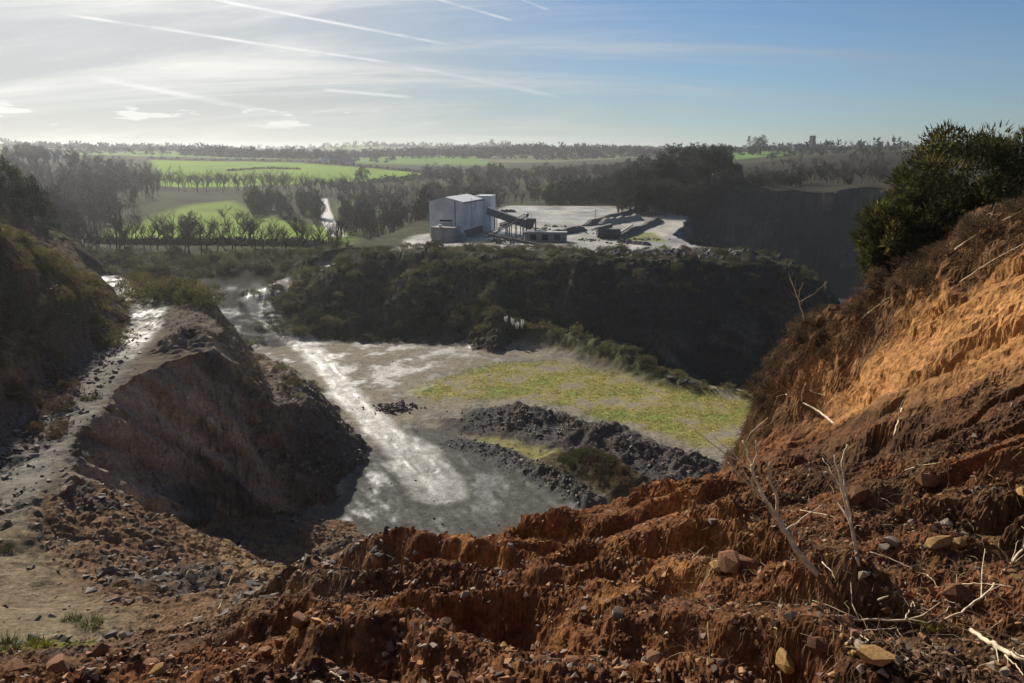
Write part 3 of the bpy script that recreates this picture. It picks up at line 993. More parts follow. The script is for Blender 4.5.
    nrm *= np.where(nrm[:, 2] < 0, -1, 1)[:, None]
    a3, b3 = x + 0.73 * h, y - 0.81 * h
    kf = (reg == NAMES.index('fore')) * sstep(far, 24, 18) * sstep(far, 2, 4)
    m = kf > 0
    disp = np.zeros(len(x))
    lump = (0.35 + 0.65 * sstep(fbm(x[m], y[m], 1.7, 3, 270), -0.4, 0.5)) * (1 - 0.75 * g['_shf'][m])
    disp[m] = kf[m] * lump * (0.12 * fbm(a3[m], b3[m], 0.46, 3, 271, 0.6) + 0.085 * billow(a3[m] + 0.3 * b3[m], b3[m], 0.19, 3, 272, 0.65) + 0.03 * billow(a3[m], b3[m] - 0.4 * a3[m], 0.08, 1, 276)) * (1 - 0.6 * g['_bank'][m])
    sa_ = (0.48 * x - 0.88 * y)[m]
    tb_ = h[m] - 0.68 * sa_ + 0.16 * fbm(x[m], y[m], 1.6, 2, 281)
    disp[m] += g['_bank'][m] * kf[m] * (0.15 * perlin(sa_ / 2.4, tb_ / 0.30, 282) + 0.09 * np.abs(perlin(sa_ / 1.6, tb_ / 0.14, 283)) + 0.05 * fbm(a3[m], b3[m], 0.35, 3, 284))
    steep = sstep(slope, 0.8, 1.5) * (reg == NAMES.index('spur')) * sstep(y, 84, 76)
    m = steep > 0
    u3 = (0.8 * x + 0.5 * y + 0.7 * h)[m]
    v3 = (0.6 * h - 0.5 * x + 0.4 * y)[m]
    disp[m] += steep[m] * (1.3 * fbm(u3, v3 * 0.45, 3.0, 5, 261, 0.6) + 0.5 * billow(u3, v3 * 0.5, 1.0, 3, 262) + 0.9 * np.floor(3.5 * fbm(u3 * 0.8, v3 * 0.35, 4.0, 3, 263)) / 3.5)
    km = ((reg == NAMES.index('fore')) & (far >= 20)) | (reg == NAMES.index('hill')) | ((reg == NAMES.index('spur')) & (y >= 78))
    m = km & (far < 110)
    disp[m] += 0.30 * fbm(a3[m], b3[m], 1.3, 4, 273, 0.6) * (1 - 0.8 * g['_shf'][m])
    m = (reg == NAMES.index('ridge')) & (slope > 0.42) & (y < 182)
    disp[m] += 1.5 * fbm(a3[m], b3[m], 4.5, 4, 274, 0.58) + 0.8 * np.floor(3 * fbm(x[m] * 0.5 + h[m] * 0.6, h[m], 4, 3, 277)) / 3 * sstep(x[m], 4, 16)
    m = (reg == NAMES.index('face'))
    disp[m] += (1.4 * fbm(a3[m] * 0.5, h[m] * 2.0, 8, 4, 275, 0.6) + 1.3 * np.floor(3 * fbm(x[m] * 0.6, h[m] * 1.6, 9, 3, 278)) / 3) * sstep(slope[m], 0.6, 1.2)
    co = co + nrm * disp[:, None]
    mat = terrain_material()
    outs = {}
    pretty = dict(floor='quarry_floor', fore='spoil_bank', spur='rock_spur', hill='hillside', ridge='plateau_ground', face='quarry_face', country='countryside_ground')
    for i, n in enumerate(NAMES):
        f = quads[freg == i]
        if not len(f):
            continue
        used = np.unique(f)
        remap = np.zeros(len(x), np.int32)
        remap[used] = np.arange(len(used))
        me = mesh_np(pretty[n], co[used], remap[f], mat, n in ('floor', 'country'), col[used])
        wa = me.attributes.new('wet', 'FLOAT', 'POINT')
        wa.data.foreach_set('value', wet[used].astype(np.float32))
        o = link(pretty[n], me)
        o['kind'] = 'structure'
        outs[n] = o
    return outs


TERR = build_terrain()


def gz(x, y):
    return float(ground(np.array([x]), np.array([y]))[0])


def gzs(x, y):
    return ground(np.asarray(x, float), np.asarray(y, float))


def uY(u, Y):
    """ground point on the vertical plane through column u at distance Y"""
    z = 10.0
    for _ in range(4):
        x = (u - 512.0) / FPX * (Y * math.cos(PITCH) + (EYE - z) * math.sin(PITCH))
        z = gz(x, Y)
    return x, Y, z


def uYs(u, Y):
    u, Y = np.asarray(u, float), np.asarray(Y, float)
    z = np.full(u.shape, 10.0)
    for _ in range(4):
        x = (u - 512.0) / FPX * (Y * math.cos(PITCH) + (EYE - z) * math.sin(PITCH))
        z = gzs(x, Y)
    return x, Y, z

# ------------------------------------------------------------------ shape helpers
rng = np.random.default_rng(7)
random.seed(7)


class MB:
    """collects triangles for one mesh"""
    def __init__(self):
        self.v, self.f, self.c, self.n = [], [], [], 0

    def add(self, v, f, col=None):
        v = np.asarray(v, float).reshape(-1, 3)
        self.v.append(v)
        self.f.append(np.asarray(f, int).reshape(-1, 3) + self.n)
        self.c.append(np.tile(np.asarray(col if col is not None else (1, 1, 1), float), (len(v), 1)) if np.ndim(col) < 2 else np.asarray(col))
        self.n += len(v)

    def tube(self, pts, rad, k=5, col=None, cap=True):
        pts = np.asarray(pts, float)
        n = len(pts)
        rad = np.broadcast_to(rad, n)
        tang = np.gradient(pts, axis=0)
        tang /= np.linalg.norm(tang, axis=1)[:, None] + 1e-9
        up = np.array([0.31, 0.17, 0.93]) if abs(tang[0, 2]) < 0.8 else np.array([0.9, 0.3, 0.1])
        a = np.cross(tang, up)
        a /= np.linalg.norm(a, axis=1)[:, None] + 1e-9
        b = np.cross(tang, a)
        ang = np.arange(k) / k * 2 * math.pi
        ring = (pts[:, None] + rad[:, None, None] * (np.cos(ang)[None, :, None] * a[:, None] + np.sin(ang)[None, :, None] * b[:, None]))
        V = ring.reshape(-1, 3)
        F = []
        for i in range(n - 1):
            for j in range(k):
                p, q = i * k + j, i * k + (j + 1) % k
                F += [(p, q, q + k), (p, q + k, p + k)]
        if cap:
            for j in range(1, k - 1):
                F += [(0, j + 1, j), ((n - 1) * k, (n - 1) * k + j, (n - 1) * k + j + 1)]
        self.add(V, F, col)

    def box(self, cen, size, rz=0.0, rx=0.0, ry=0.0, col=None):
        s = np.array(size) / 2.0
        c = np.array([(x, y, z) for x in (-1, 1) for y in (-1, 1) for z in (-1, 1)], float) * s
        M = np.array(Matrix.Rotation(rz, 3, 'Z') @ Matrix.Rotation(ry, 3, 'Y') @ Matrix.Rotation(rx, 3, 'X'))
        V = c @ M.T + np.array(cen)
        F = [(0, 1, 3), (0, 3, 2), (4, 6, 7), (4, 7, 5), (0, 4, 5), (0, 5, 1), (2, 3, 7), (2, 7, 6), (0, 2, 6), (0, 6, 4), (1, 5, 7), (1, 7, 3)]
        self.add(V, F, col)

    def beam(self, a, b, w, h):
        """box along a-b"""
        a, b = Vector(a), Vector(b)
        d = b - a
        q = d.to_track_quat('X', 'Z').to_matrix()
        s = np.array([d.length, w, h]) / 2
        c = np.array([(x, y, z) for x in (-1, 1) for y in (-1, 1) for z in (-1, 1)], float) * s
        V = c @ np.array(q).T + np.array((a + b) / 2)
        F = [(0, 1, 3), (0, 3, 2), (4, 6, 7), (4, 7, 5), (0, 4, 5), (0, 5, 1), (2, 3, 7), (2, 7, 6), (0, 2, 6), (0, 6, 4), (1, 5, 7), (1, 7, 3)]
        self.add(V, F)

    def arrays(self):
        return np.concatenate(self.v), np.concatenate(self.f), np.concatenate(self.c)

    def mesh(self, name, mat, smooth=False, colors=False):
        v, f, c = self.arrays()
        return mesh_np(name, v, f, mat, smooth, c if colors else None)

    def build(self, name, mat, parent=None, loc=(0, 0, 0), smooth=False, colors=False):
        return link(name, self.mesh(name, mat, smooth, colors), parent, loc)


def leaves(cen, nrm, size, width, rnd, col=None):
    """one triangle per leaf; cen (n,3), nrm = growth direction (n,3)"""
    n = len(cen)
    d = nrm / (np.linalg.norm(nrm, axis=1)[:, None] + 1e-9)
    r = rnd.normal(size=(n, 3))
    s = np.cross(d, r)
    s /= np.linalg.norm(s, axis=1)[:, None] + 1e-9
    L = (size * rnd.uniform(0.6, 1.4, n))[:, None]
    W = (width * rnd.uniform(0.6, 1.4, n))[:, None]
    V = np.stack([cen - s * W / 2, cen + s * W / 2, cen + d * L], 1).reshape(-1, 3)
    F = np.arange(3 * n).reshape(-1, 3)
    C = None if col is None else np.repeat(col, 3, axis=0)
    return V, F, C


def foliage(seed, n_clump, per, radii, leaf, wid, crad=0.22, hollow=0.35, up=0.3, base=(0.08, 0.08, 0.03), tip=None, lobes=5, zmin=-0.4):
    """leaf clumps through an uneven crown about the origin"""
    rnd = np.random.default_rng(seed)
    mb = MB()
    lob = rnd.normal(size=(lobes, 3))
    lob /= np.linalg.norm(lob, axis=1)[:, None]
    lam = rnd.uniform(0.15, 0.45, lobes)
    P = rnd.normal(size=(n_clump, 3))
    P /= np.linalg.norm(P, axis=1)[:, None]
    bump = 0.8 + (np.clip(P @ lob.T, 0, 1) ** 4 * lam).sum(1)
    rr = rnd.uniform(hollow, 1.0, n_clump) ** 0.5 * bump
    P = P * rr[:, None]
    P = P[P[:, 2] > zmin]
    n = len(P)
    c = np.repeat(P, per, axis=0)
    off = rnd.normal(size=(n * per, 3))
    off /= np.linalg.norm(off, axis=1)[:, None]
    off *= (rnd.uniform(0.2, 1, n * per) ** 0.5 * np.repeat(rnd.uniform(0.6, 1.4, n) * crad, per))[:, None]
    pos = (c + off) * np.array(radii)
    grow = off * 1.6 / crad + c * 0.7 + np.array([0, 0, up * 2]) + rnd.normal(size=off.shape) * 0.6
    tint = np.repeat(rnd.uniform(0.65, 1.35, n), per) * rnd.uniform(0.8, 1.2, n * per)
    col = np.array(base)[None] * tint[:, None]
    if tip is not None:
        k = np.repeat(rnd.random(n) < 0.22, per) & (rnd.random(n * per) < 0.6)
        col = np.where(k[:, None], np.array(tip)[None] * tint[:, None], col)
    V, F, C = leaves(pos, grow, leaf, wid, rnd, col)
    mb.add(V, F, C)
    return mb


def bare_tree(seed, h, spread=0.55, levels=4, kids=(5, 4, 4, 3), twig=0.035, trunk_sides=6, up=0.35, r0=0.022, m=4):
    """trunk (with limbs) and crown of twigs"""
    rnd = random.Random(seed)
    wood, fine = MB(), MB()
    tw_a, tw_b = [], []

    def grow(p, d, L, r, lev):
        pts = [p]
        dd = d.copy()
        nseg = 4 if lev == 0 else 3
        for i in range(nseg):
            dd = dd + np.array([rnd.gauss(0, 0.13), rnd.gauss(0, 0.13), rnd.gauss(0.04, 0.1) + (up * 0.12 if lev else 0.1)])
            dd /= np.linalg.norm(dd)
            pts.append(pts[-1] + dd * L / nseg)
        pts = np.array(pts)
        rad = np.linspace(r, r * (0.55 if lev < levels - 1 else 0.3), len(pts))
        if lev >= levels - 1:
            tw_a.append(pts[0]); tw_b.append(pts[1])
            tw_a.append(pts[1]); tw_b.append(pts[-1])
        else:
            (wood if lev < 2 else fine).tube(pts, rad, max(3, trunk_sides - 1 - lev), cap=False)
        if lev >= levels - 1:
            return
        nk = kids[lev]
        for j in range(nk):
            t = rnd.uniform(0.42 if lev == 0 else 0.25, 1.0) if j else 1.0
            s = t * (len(pts) - 1)
            i = min(int(s), len(pts) - 2)
            q = pts[i] + (pts[i + 1] - pts[i]) * (s - i)
            a = rnd.uniform(0, 2 * math.pi)
            side = np.array([math.cos(a), math.sin(a), rnd.uniform(-0.1, 0.5)])
            nd = dd * (1 - spread) + side * spread
            nd /= np.linalg.norm(nd)
            grow(q, nd, L * rnd.uniform(0.5, 0.75), r * (0.6 if j else 0.65), lev + 1)
    grow(np.zeros(3), np.array([0.0, 0, 1.0]), h * 0.46, h * r0, 0)
    A, B = np.array(tw_a), np.array(tw_b)
    rr = np.random.default_rng(seed)
    d = B - A
    s = np.cross(d, rr.normal(size=d.shape))
    s /= np.linalg.norm(s, axis=1)[:, None] + 1e-9
    V = np.stack([A - s * twig / 2, A + s * twig / 2, B], 1).reshape(-1, 3)
    fine.add(V, np.arange(len(V)).reshape(-1, 3))
    # extra fine spray at every twig
    A2 = np.repeat(A + d * 0.4, m, 0)
    d2 = np.repeat(d, m, 0) * 0.8 + rr.normal(size=(len(A2), 3)) * h * 0.028
    s2 = np.cross(d2, rr.normal(size=d2.shape))
    s2 /= np.linalg.norm(s2, axis=1)[:, None] + 1e-9
    V = np.stack([A2 - s2 * twig * 0.35, A2 + s2 * twig * 0.35, A2 + d2], 1).reshape(-1, 3)
    fine.add(V, np.arange(len(V)).reshape(-1, 3))
    return wood, fine


def thing(name, label, cat, loc=(0, 0, 0), rz=0.0, group=None):
    o = bpy.data.objects.new(name, None)
    o.empty_display_size = 0.3
    COL.objects.link(o)
    o.location = loc
    o.rotation_euler = (0, 0, rz)
    return tag(o, label, cat, group)


def merge(name, templates, xs, ys, zs, scales, rots, mat, label, cat=None, lean=0.0, colors=False):
    """many uncountable things as one mesh"""
    V, F, C, n = [], [], [], 0
    for i in range(len(xs)):
        v, f, c = templates[i % len(templates)]
        a = rots[i]
        s = scales[i]
        s3 = np.array(s if np.ndim(s) else (s, s, s))
        w = v * s3
        ca, sa = math.cos(a), math.sin(a)
        V.append(np.stack([w[:, 0] * ca - w[:, 1] * sa + xs[i], w[:, 0] * sa + w[:, 1] * ca + ys[i], w[:, 2] + zs[i]], 1))
        F.append(f + n)
        C.append(c)
        n += len(v)
    me = mesh_np(name, np.concatenate(V), np.concatenate(F), mat, False, np.concatenate(C) if colors else None)
    o = link(name, me)
    return tag(o, label, cat, kind='stuff')


M_BARK = principled('bark', (0.085, 0.07, 0.055), 0.95, 0.1, noise=(3, 0.3))
M_TWIG = principled('twigs', (0.095, 0.078, 0.060), 0.95, 0.1, vary=0.25)
M_LEAF = principled('leaves', attr='col', rough=0.75, spec=0.15, translucent=0.38, vary=0.25)
M_STICK = principled('dead_wood', (0.62, 0.50, 0.33), 0.85, 0.2, noise=(14, 0.35), bump=(60, 0.4, 0.01))
M_ROOT = principled('dead_bracken', attr='col', rough=0.9, spec=0.1, translucent=0.2)
M_SLATE = principled('slate', (0.105, 0.088, 0.075), 0.6, 0.4, noise=(6, 0.35), vary=0.35, bump=(14, 0.5, 0.03))
M_REDSTONE = principled('earthy_stone', (0.21, 0.105, 0.055), 0.9, 0.15, noise=(9, 0.4), vary=0.35, bump=(24, 0.7, 0.03))
M_OCHRE = principled('ochre_stone', (0.42, 0.25, 0.10), 0.9, 0.15, noise=(9, 0.35), vary=0.2, bump=(24, 0.7, 0.03))
M_GREYSTONE = principled('grey_stone', (0.22, 0.175, 0.135), 0.85, 0.2, noise=(9, 0.35), vary=0.25, bump=(24, 0.6, 0.03))
M_RUBBLE = principled('rubble_stone', attr='col', rough=0.75, spec=0.3, noise=(7, 0.3))


# ------------------------------------------------------------------ the crushing plant
def build_plant():
    white = principled('cladding', (0.70, 0.72, 0.69), 0.55, 0.4, noise=(0.35, 0.22), bump=(1.2, 0.05, 0.02))
    roofm = principled('roof_sheet', (0.62, 0.62, 0.60), 0.5, 0.4, noise=(0.5, 0.08))
    steel = principled('dark_steel', (0.065, 0.065, 0.07), 0.6, 0.4, noise=(2, 0.3))
    belt = principled('belt', (0.05, 0.05, 0.052), 0.8, 0.3)
    galv = principled('galvanised', (0.38, 0.38, 0.37), 0.45, 0.5, noise=(2, 0.2))
    conc = principled('concrete', (0.26, 0.25, 0.23), 0.9, 0.2, noise=(0.8, 0.25))
    dark = principled('opening', (0.03, 0.03, 0.032), 0.9, 0.1)
    corner = at(463, 231, 206)
    zb = 13.7
    cx, cy = corner[0], corner[1]
    base = thing('crusher_shed', 'tall pale grey metal clad shed with a shallow pitched roof at the quarry plant', 'shed', (cx, cy, zb), R(0))
    ang = R(28)
    ax = np.array([-math.cos(ang), math.sin(ang) * 0.55, 0])      # along the gable, to the left
    ax /= np.linalg.norm(ax)
    ay = np.array([-ax[1], ax[0], 0])
    if ay[1] < 0:
        ay = -ay                                                   # along the side wall, away
    W, Lh, He, Hr = 9.9, 17.5, 9.7, 10.9

    def P(a, b, z):
        return ax * a + ay * b + np.array([0, 0, z])
    t = 0.18
    # walls as slabs
    gable = MB()
    prof = [(0, 0), (W, 0), (W, He), (W / 2, Hr), (0, He)]
    V = [P(a, 0, z) for a, z in prof] + [P(a, t, z) for a, z in prof]
    F = [(0, 1, 2), (0, 2, 4), (4, 2, 3), (5, 7, 6), (5, 9, 7), (9, 8, 7)]
    for i in range(5):
        j = (i + 1) % 5
        F += [(i, i + 5, j + 5), (i, j + 5, j)]
    gable.add(V, F)
    gable.build('gable_wall', white, base)
    back = MB()
    back.add([v + ay * (Lh - t) for v in V], F)
    back.build('back_wall', white, base)
    for a0 in (0.0, W - t):
        s = MB()
        V2 = [P(a, b, z) for a in (a0, a0 + t) for b in (t + 0.002, Lh - t - 0.002) for z in (2.0 if a0 == 0 else 0, He - 0.02)]
        s.add(V2, [(0, 1, 3), (0, 3, 2), (4, 6, 7), (4, 7, 5), (0, 4, 5), (0, 5, 1), (2, 3, 7), (2, 7, 6), (0, 2, 6), (0, 6, 4), (1, 5, 7), (1, 7, 3)])
        sw = s.build('side_wall', white, base)
        ribs = MB()
        for k in range(1, 34):
            b = Lh * k / 34
            o = a0 - 0.03 if a0 == 0 else a0 + t + 0.03
            ribs.beam(P(o, b, 2.1 if a0 == 0 else 0.1), P(o, b, He - 0.1), 0.05, 0.08)
        ribs.build('cladding_ribs', white, sw)
    ribs = MB()
    for k in range(1, 20):
        a = W * k / 20
        zt = He + (Hr - He) * (1 - abs(a - W / 2) / (W / 2)) - 0.12
        ribs.beam(P(a, -0.03, 0.1), P(a, -0.03, zt), 0.05, 0.08)
    ribs.build('cladding_ribs', white, base)
    for sgn in (0, 1):
        r = MB()
        a0, a1 = (-0.35, W / 2) if sgn == 0 else (W + 0.35, W / 2)
        z0 = He - 0.35 * (Hr - He) / (W / 2)
        V3 = [P(a, b, z + dz) for dz in (0.04, 0.18) for a, z in ((a0, z0), (a1, Hr)) for b in (-0.4, Lh + 0.4)]
        r.add(V3, [(0, 1, 3), (0, 3, 2), (4, 6, 7), (4, 7, 5), (0, 4, 5), (0, 5, 1), (2, 3, 7), (2, 7, 6), (0, 2, 6), (0, 6, 4), (1, 5, 7), (1, 7, 3)])
        r.build('roof', roofm, base)
    c = MB()
    c.beam(P(-0.06, -0.06, 0), P(-0.06, -0.06, He), 0.35, 0.35)
    c.build('corner_trim', roofm, base)
    c = MB()
    c.beam(P(2.2, -0.1, 0), P(2.2, -0.1, He + 0.4), 0.22, 0.16)
    c.build('downpipe', steel, base)
    d = MB()
    for v in (0,):
        d.beam(P(3.0, -0.08, 4.6), P(6.8, -0.08, 4.6), 0.1, 0.5)
    d.build('vent_louvre', dark, base)
    o = MB()
    V2 = [P(a, b, z) for a in (0.02, 0.14) for b in (0.4, Lh - 0.4) for z in (0, 1.99)]
    o.add(V2, [(0, 1, 3), (0, 3, 2), (4, 6, 7), (4, 7, 5), (0, 4, 5), (0, 5, 1), (2, 3, 7), (2, 7, 6), (0, 2, 6), (0, 6, 4), (1, 5, 7), (1, 7, 3)])
    o.build('shaded_underside', steel, base)  # dark panel painting the shaded underside and structure below the side wall
    dr = MB()
    V2 = [P(a, b, z) for a in (3.2, 6.8) for b in (-0.13, -0.04) for z in (0.0, 4.0)]
    BXF = [(0, 1, 3), (0, 3, 2), (4, 6, 7), (4, 7, 5), (0, 4, 5), (0, 5, 1), (2, 3, 7), (2, 7, 6), (0, 2, 6), (0, 6, 4), (1, 5, 7), (1, 7, 3)]
    dr.add(V2, BXF)
    dr.build('roller_door', principled('door_paint', (0.30, 0.33, 0.34), 0.6, 0.4, noise=(0.8, 0.2)), base)
    gt = MB()
    gt.beam(P(-0.42, -0.4, He - 0.25), P(-0.42, Lh + 0.4, He - 0.25), 0.2, 0.2)
    gt.build('gutter', steel, base)
    ld = MB()
    for a in (0.35, 0.85):
        ld.beam(P(-0.25, 6.0 + a, 2.1), P(-0.25, 6.0 + a, He + 0.9), 0.06, 0.06)
    for k in range(18):
        ld.beam(P(-0.25, 6.35, 2.4 + k * 0.42), P(-0.25, 6.85, 2.4 + k * 0.42), 0.04, 0.04)
    ld.build('ladder', galv, base)
    # rear block beside the shed, a little taller
    q = at(485, 228, 226)
    rb = thing('screen_house', 'narrow pale metal clad block rising behind the right end of the shed', 'shed', (q[0], q[1], zb))
    b = MB(); b.box((0.3, 0, 5.2), (4.6, 6, 10.4), R(-12)); b.build('wall', white, rb)
    b = MB(); b.box((0.3, 0, 10.52), (4.8, 6.2, 0.2), R(-12)); b.build('roof', roofm, rb)
    rib = MB()
    for k in range(8):
        a = R(-12)
        lx, ly = -2.1 + k * 0.6, -3.03
        rib.box((0.3 + lx * math.cos(a) - ly * math.sin(a), lx * math.sin(a) + ly * math.cos(a), 5.2), (0.08, 0.06, 10.0), a)
    rib.build('cladding_ribs', white, rb)
    # low concrete feed bin in front of the gable
    q = at(446, 236, 199)
    fb = thing('feed_bin', 'low grey concrete bin in front of the shed gable', 'bin', (q[0], q[1], zb - 0.3))
    b = MB(); b.box((0, 0, 1.9), (6.4, 5, 3.8), R(-18)); b.build('wall', conc, fb)
    b = MB(); b.box((0, 0, 3.95), (6.8, 5.4, 0.25), R(-18)); b.build('rim', conc, fb)
    b = MB(); b.box((3.6, 1.0, 1.1), (2.6, 3.4, 2.2), R(-18)); b.build('side_ramp', conc, fb)
    b = MB(); b.box((-1.4, -1.0, 4.4), (0.8, 0.8, 0.7), R(10)); b.build('cabin', principled('white_paint', (0.8, 0.8, 0.78), 0.5, 0.4), fb)

    def conveyor(name, label, p0, p1, w, gallery=False, legs=3):
        p0, p1 = Vector(p0), Vector(p1)
        root = thing(name, label, 'conveyor', (p0.x, p0.y, gz(p0.x, p0.y)))
        off = Vector(root.location)
        a, b_ = p0 - off, p1 - off
        d = (b_ - a).normalized()
        side = d.cross(Vector((0, 0, 1))).normalized()
        upv = side.cross(d)
        if gallery:
            g = MB()
            g.beam(a + upv * 0.7, b_ + upv * 0.7, w, 1.9)
            g.build('gallery', principled('gallery_sheet', (0.11, 0.115, 0.13), 0.6, 0.4, noise=(1, 0.2)), root)
        else:
            g = MB()
            g.beam(a + upv * 0.35, b_ + upv * 0.35, w * 0.8, 0.12)
            g.build('belt', galv if 'light' in label else belt, root)
            for s_ in (-1, 1):
                g = MB()
                o = side * s_ * w * 0.5
                g.beam(a + o, b_ + o, 0.14, 0.2)
                g.beam(a + o + upv * 0.7, b_ + o + upv * 0.7, 0.12, 0.14)
                L_ = (b_ - a).length
                n = max(3, int(L_ / 1.6))
                for i in range(n):
                    p = a + d * (L_ * i / n) + o
                    q2 = a + d * (L_ * (i + 1) / n) + o
                    g.beam(p + (upv * 0.7 if i % 2 else Vector()), q2 + (Vector() if i % 2 else upv * 0.7), 0.08, 0.08)
                g.build('truss', steel, root)
        for i in range(legs):
            t_ = (i + 0.6) / legs
            p = a + (b_ - a) * t_
            gzl = gz(p.x + off.x, p.y + off.y) - off.z
            if p.z - gzl < 0.5:
                continue
            g = MB()
            for s_ in (-1, 1):
                g.beam(p + side * s_ * w * 0.45, Vector((p.x, p.y, gzl - 0.1)) + side * s_ * w * 0.6, 0.18, 0.18)
            g.beam(p + side * w * 0.45 + Vector((0, 0, -(p.z - gzl) * 0.5)), p - side * w * 0.45 + Vector((0, 0, -(p.z - gzl) * 0.5)), 0.1, 0.1)
            g.build('leg', steel, root)
        g = MB()
        g.tube([b_ + upv * 0.35 - side * w * 0.5, b_ + upv * 0.35 + side * w * 0.5], 0.4, 10)
        g.build('head_drum', steel, root)
        return root

    zy = 13.7
    conveyor('covered_conveyor', 'dark covered conveyor gallery sloping down from the right side of the shed', at(487, 213, 207), at(531, 228.5, 203), 1.9, True)
    conveyor('belt_conveyor', 'light coloured conveyor rising to a dark hopper right of the shed', at(487, 237, 199), at(527, 216, 205), 1.2)
    conveyor('belt_conveyor', 'long dark conveyor running low across the wet yard towards the ridge', at(489, 235, 195), at(548, 247, 186), 1.4, legs=4)
    conveyor('belt_conveyor', 'short conveyor under the covered gallery beside the shed foot', at(500, 226, 211), at(520, 221, 213), 1.0, legs=2)
    # hopper at the head of the rising conveyor
    h0 = at(531, 236, 203)
    hp = thing('hopper', 'dark steel hopper on legs at the head of the rising conveyor', 'hopper', (h0[0], h0[1], zy))
    b = MB()
    V = [(-1.3, -1.3, 5.6), (1.3, -1.3, 5.6), (1.3, 1.3, 5.6), (-1.3, 1.3, 5.6), (-.5, -.5, 3.2), (.5, -.5, 3.2), (.5, .5, 3.2), (-.5, .5, 3.2)]
    b.add(V, [(0, 1, 2), (0, 2, 3), (4, 6, 5), (4, 7, 6), (0, 4, 5), (0, 5, 1), (1, 5, 6), (1, 6, 2), (2, 6, 7), (2, 7, 3), (3, 7, 4), (3, 4, 0)])
    b.build('bin', steel, hp)
    for sx in (-1, 1):
        for sy in (-1, 1):
            b = MB(); b.beam((sx * 1.3, sy * 1.3, -0.1), (sx * 1.2, sy * 1.2, 5.55), 0.2, 0.2); b.build('leg', steel, hp)
    # long low dark container building in the yard
    q = on(546, 241, zy)
    ct = thing('site_container', 'long low grey container standing in the yard right of the conveyors', 'container', (q[0], q[1], zy), R(-6))
    b = MB(); b.box((0, 0, 1.2), (11, 2.6, 2.4)); b.build('body', principled('container_paint', (0.18, 0.185, 0.18), 0.6, 0.4, noise=(1, 0.2)), ct)
    b = MB(); b.box((0, 0, 2.46), (11.2, 2.8, 0.12)); b.build('roof', galv, ct)
    for k in range(3):
        b = MB(); b.box((-3.4 + 3.2 * k, -1.33, 1.1), (1.6, 0.08, 1.5)); b.build('door', dark, ct)
    # mobile screen
    q = on(608, 238, zy)
    ms = thing('mobile_screen', 'dark mobile screening machine on tracks in the middle of the yard', 'machine', (q[0], q[1], zy), R(10))
    for s_ in (-1, 1):
        b = MB()
        b.tube([(-2.4, s_ * 1.2 - 0.25, 0.45), (-2.4, s_ * 1.2 + 0.25, 0.45)], 0.45, 10)
        b.tube([(2.4, s_ * 1.2 - 0.25, 0.45), (2.4, s_ * 1.2 + 0.25, 0.45)], 0.45, 10)
        b.box((0, s_ * 1.2, 0.45), (4.8, 0.48, 0.86)); b.build('track', belt, ms)
    b = MB(); b.box((0, 0, 1.7), (6.4, 2.2, 1.5)); b.build('body', steel, ms)
    b = MB(); b.box((-1.2, 0, 3.0), (4.2, 2.0, 1.0), ry=R(-12)); b.build('screen_box', steel, ms)
    b = MB(); b.beam((3.0, 0, 1.2), (7.0, 0, 3.6), 0.9, 0.3); b.build('discharge_conveyor', steel, ms)
    # bund walls that divide the yard
    for k, (a, b_, hh, lab) in enumerate((((585, 226), (648, 209), 1.6, 'long low dark bund dividing the far end of the yard'),
                                          ((618, 239), (660, 221), 1.5, 'low dark bund running back from the mobile screening machine'),
                                          ((552, 236), (584, 230), 1.4, 'low dark bund right of the long container'),
                                          ((600, 225), (640, 219), 1.8, 'pale gravel bund in the middle of the yard'),
                                          ((618, 242), (650, 245), 0.9, 'thin low bund at the front of the mossy yard corner'),
                                          ((500, 212), (516, 212), 1.0, 'small dark bund behind the covered conveyor'))):
        p, q = on(*a, zy), on(*b_, zy)
        n = 14
        mb = MB()
        L_ = math.dist(p[:2], q[:2])
        dx, dy = (q[0] - p[0]) / L_, (q[1] - p[1]) / L_
        wv = hh * 1.3
        V, F = [], []
        rnd = np.random.default_rng(300 + k)
        for i in range(n + 1):
            t_ = i / n
            hz = hh * (0.75 + 0.5 * rnd.random()) * (1 if 0 < i < n else 0.25)
            x0, y0 = p[0] + dx * L_ * t_, p[1] + dy * L_ * t_
            for o, z in ((-wv, -0.3), (-wv * 0.3, hz), (wv * 0.3, hz * 0.95), (wv, -0.3)):
                V.append((x0 - dy * o, y0 + dx * o, zy + z))
        for i in range(n):
            for j in range(3):
                a0 = i * 4 + j
                F += [(a0, a0 + 1, a0 + 5), (a0, a0 + 5, a0 + 4)]
        mb.add(V, F)
        ob = mb.build('gravel_bund', principled('bund_gravel', (0.085, 0.08, 0.075), 0.9, 0.2, noise=(0.7, 0.5)) if k != 3 else principled('pale_gravel', (0.22, 0.205, 0.18), 0.9, 0.2, noise=(0.7, 0.3)))
        tag(ob, lab, 'bund', 'bunds in the plant yard')
    # lamp posts in the yard
    for (u, v, hh, lab) in ((527.5, 229, 5.0, 'thin dark post just right of the hopper'), (595, 224, 4.5, 'thin dark post beside the pale bund in the yard')):
        p = on(u, v, zy)
        t_ = thing('yard_post', lab, 'post', (p[0], p[1], zy))
        b = MB(); b.tube([(0, 0, -0.2), (0, 0, hh)], [0.11, 0.08], 6); b.build('pole', steel, t_)
        b = MB(); b.box((0.25, 0, hh), (0.7, 0.25, 0.12)); b.build('lamp_head', steel, t_)


build_plant()


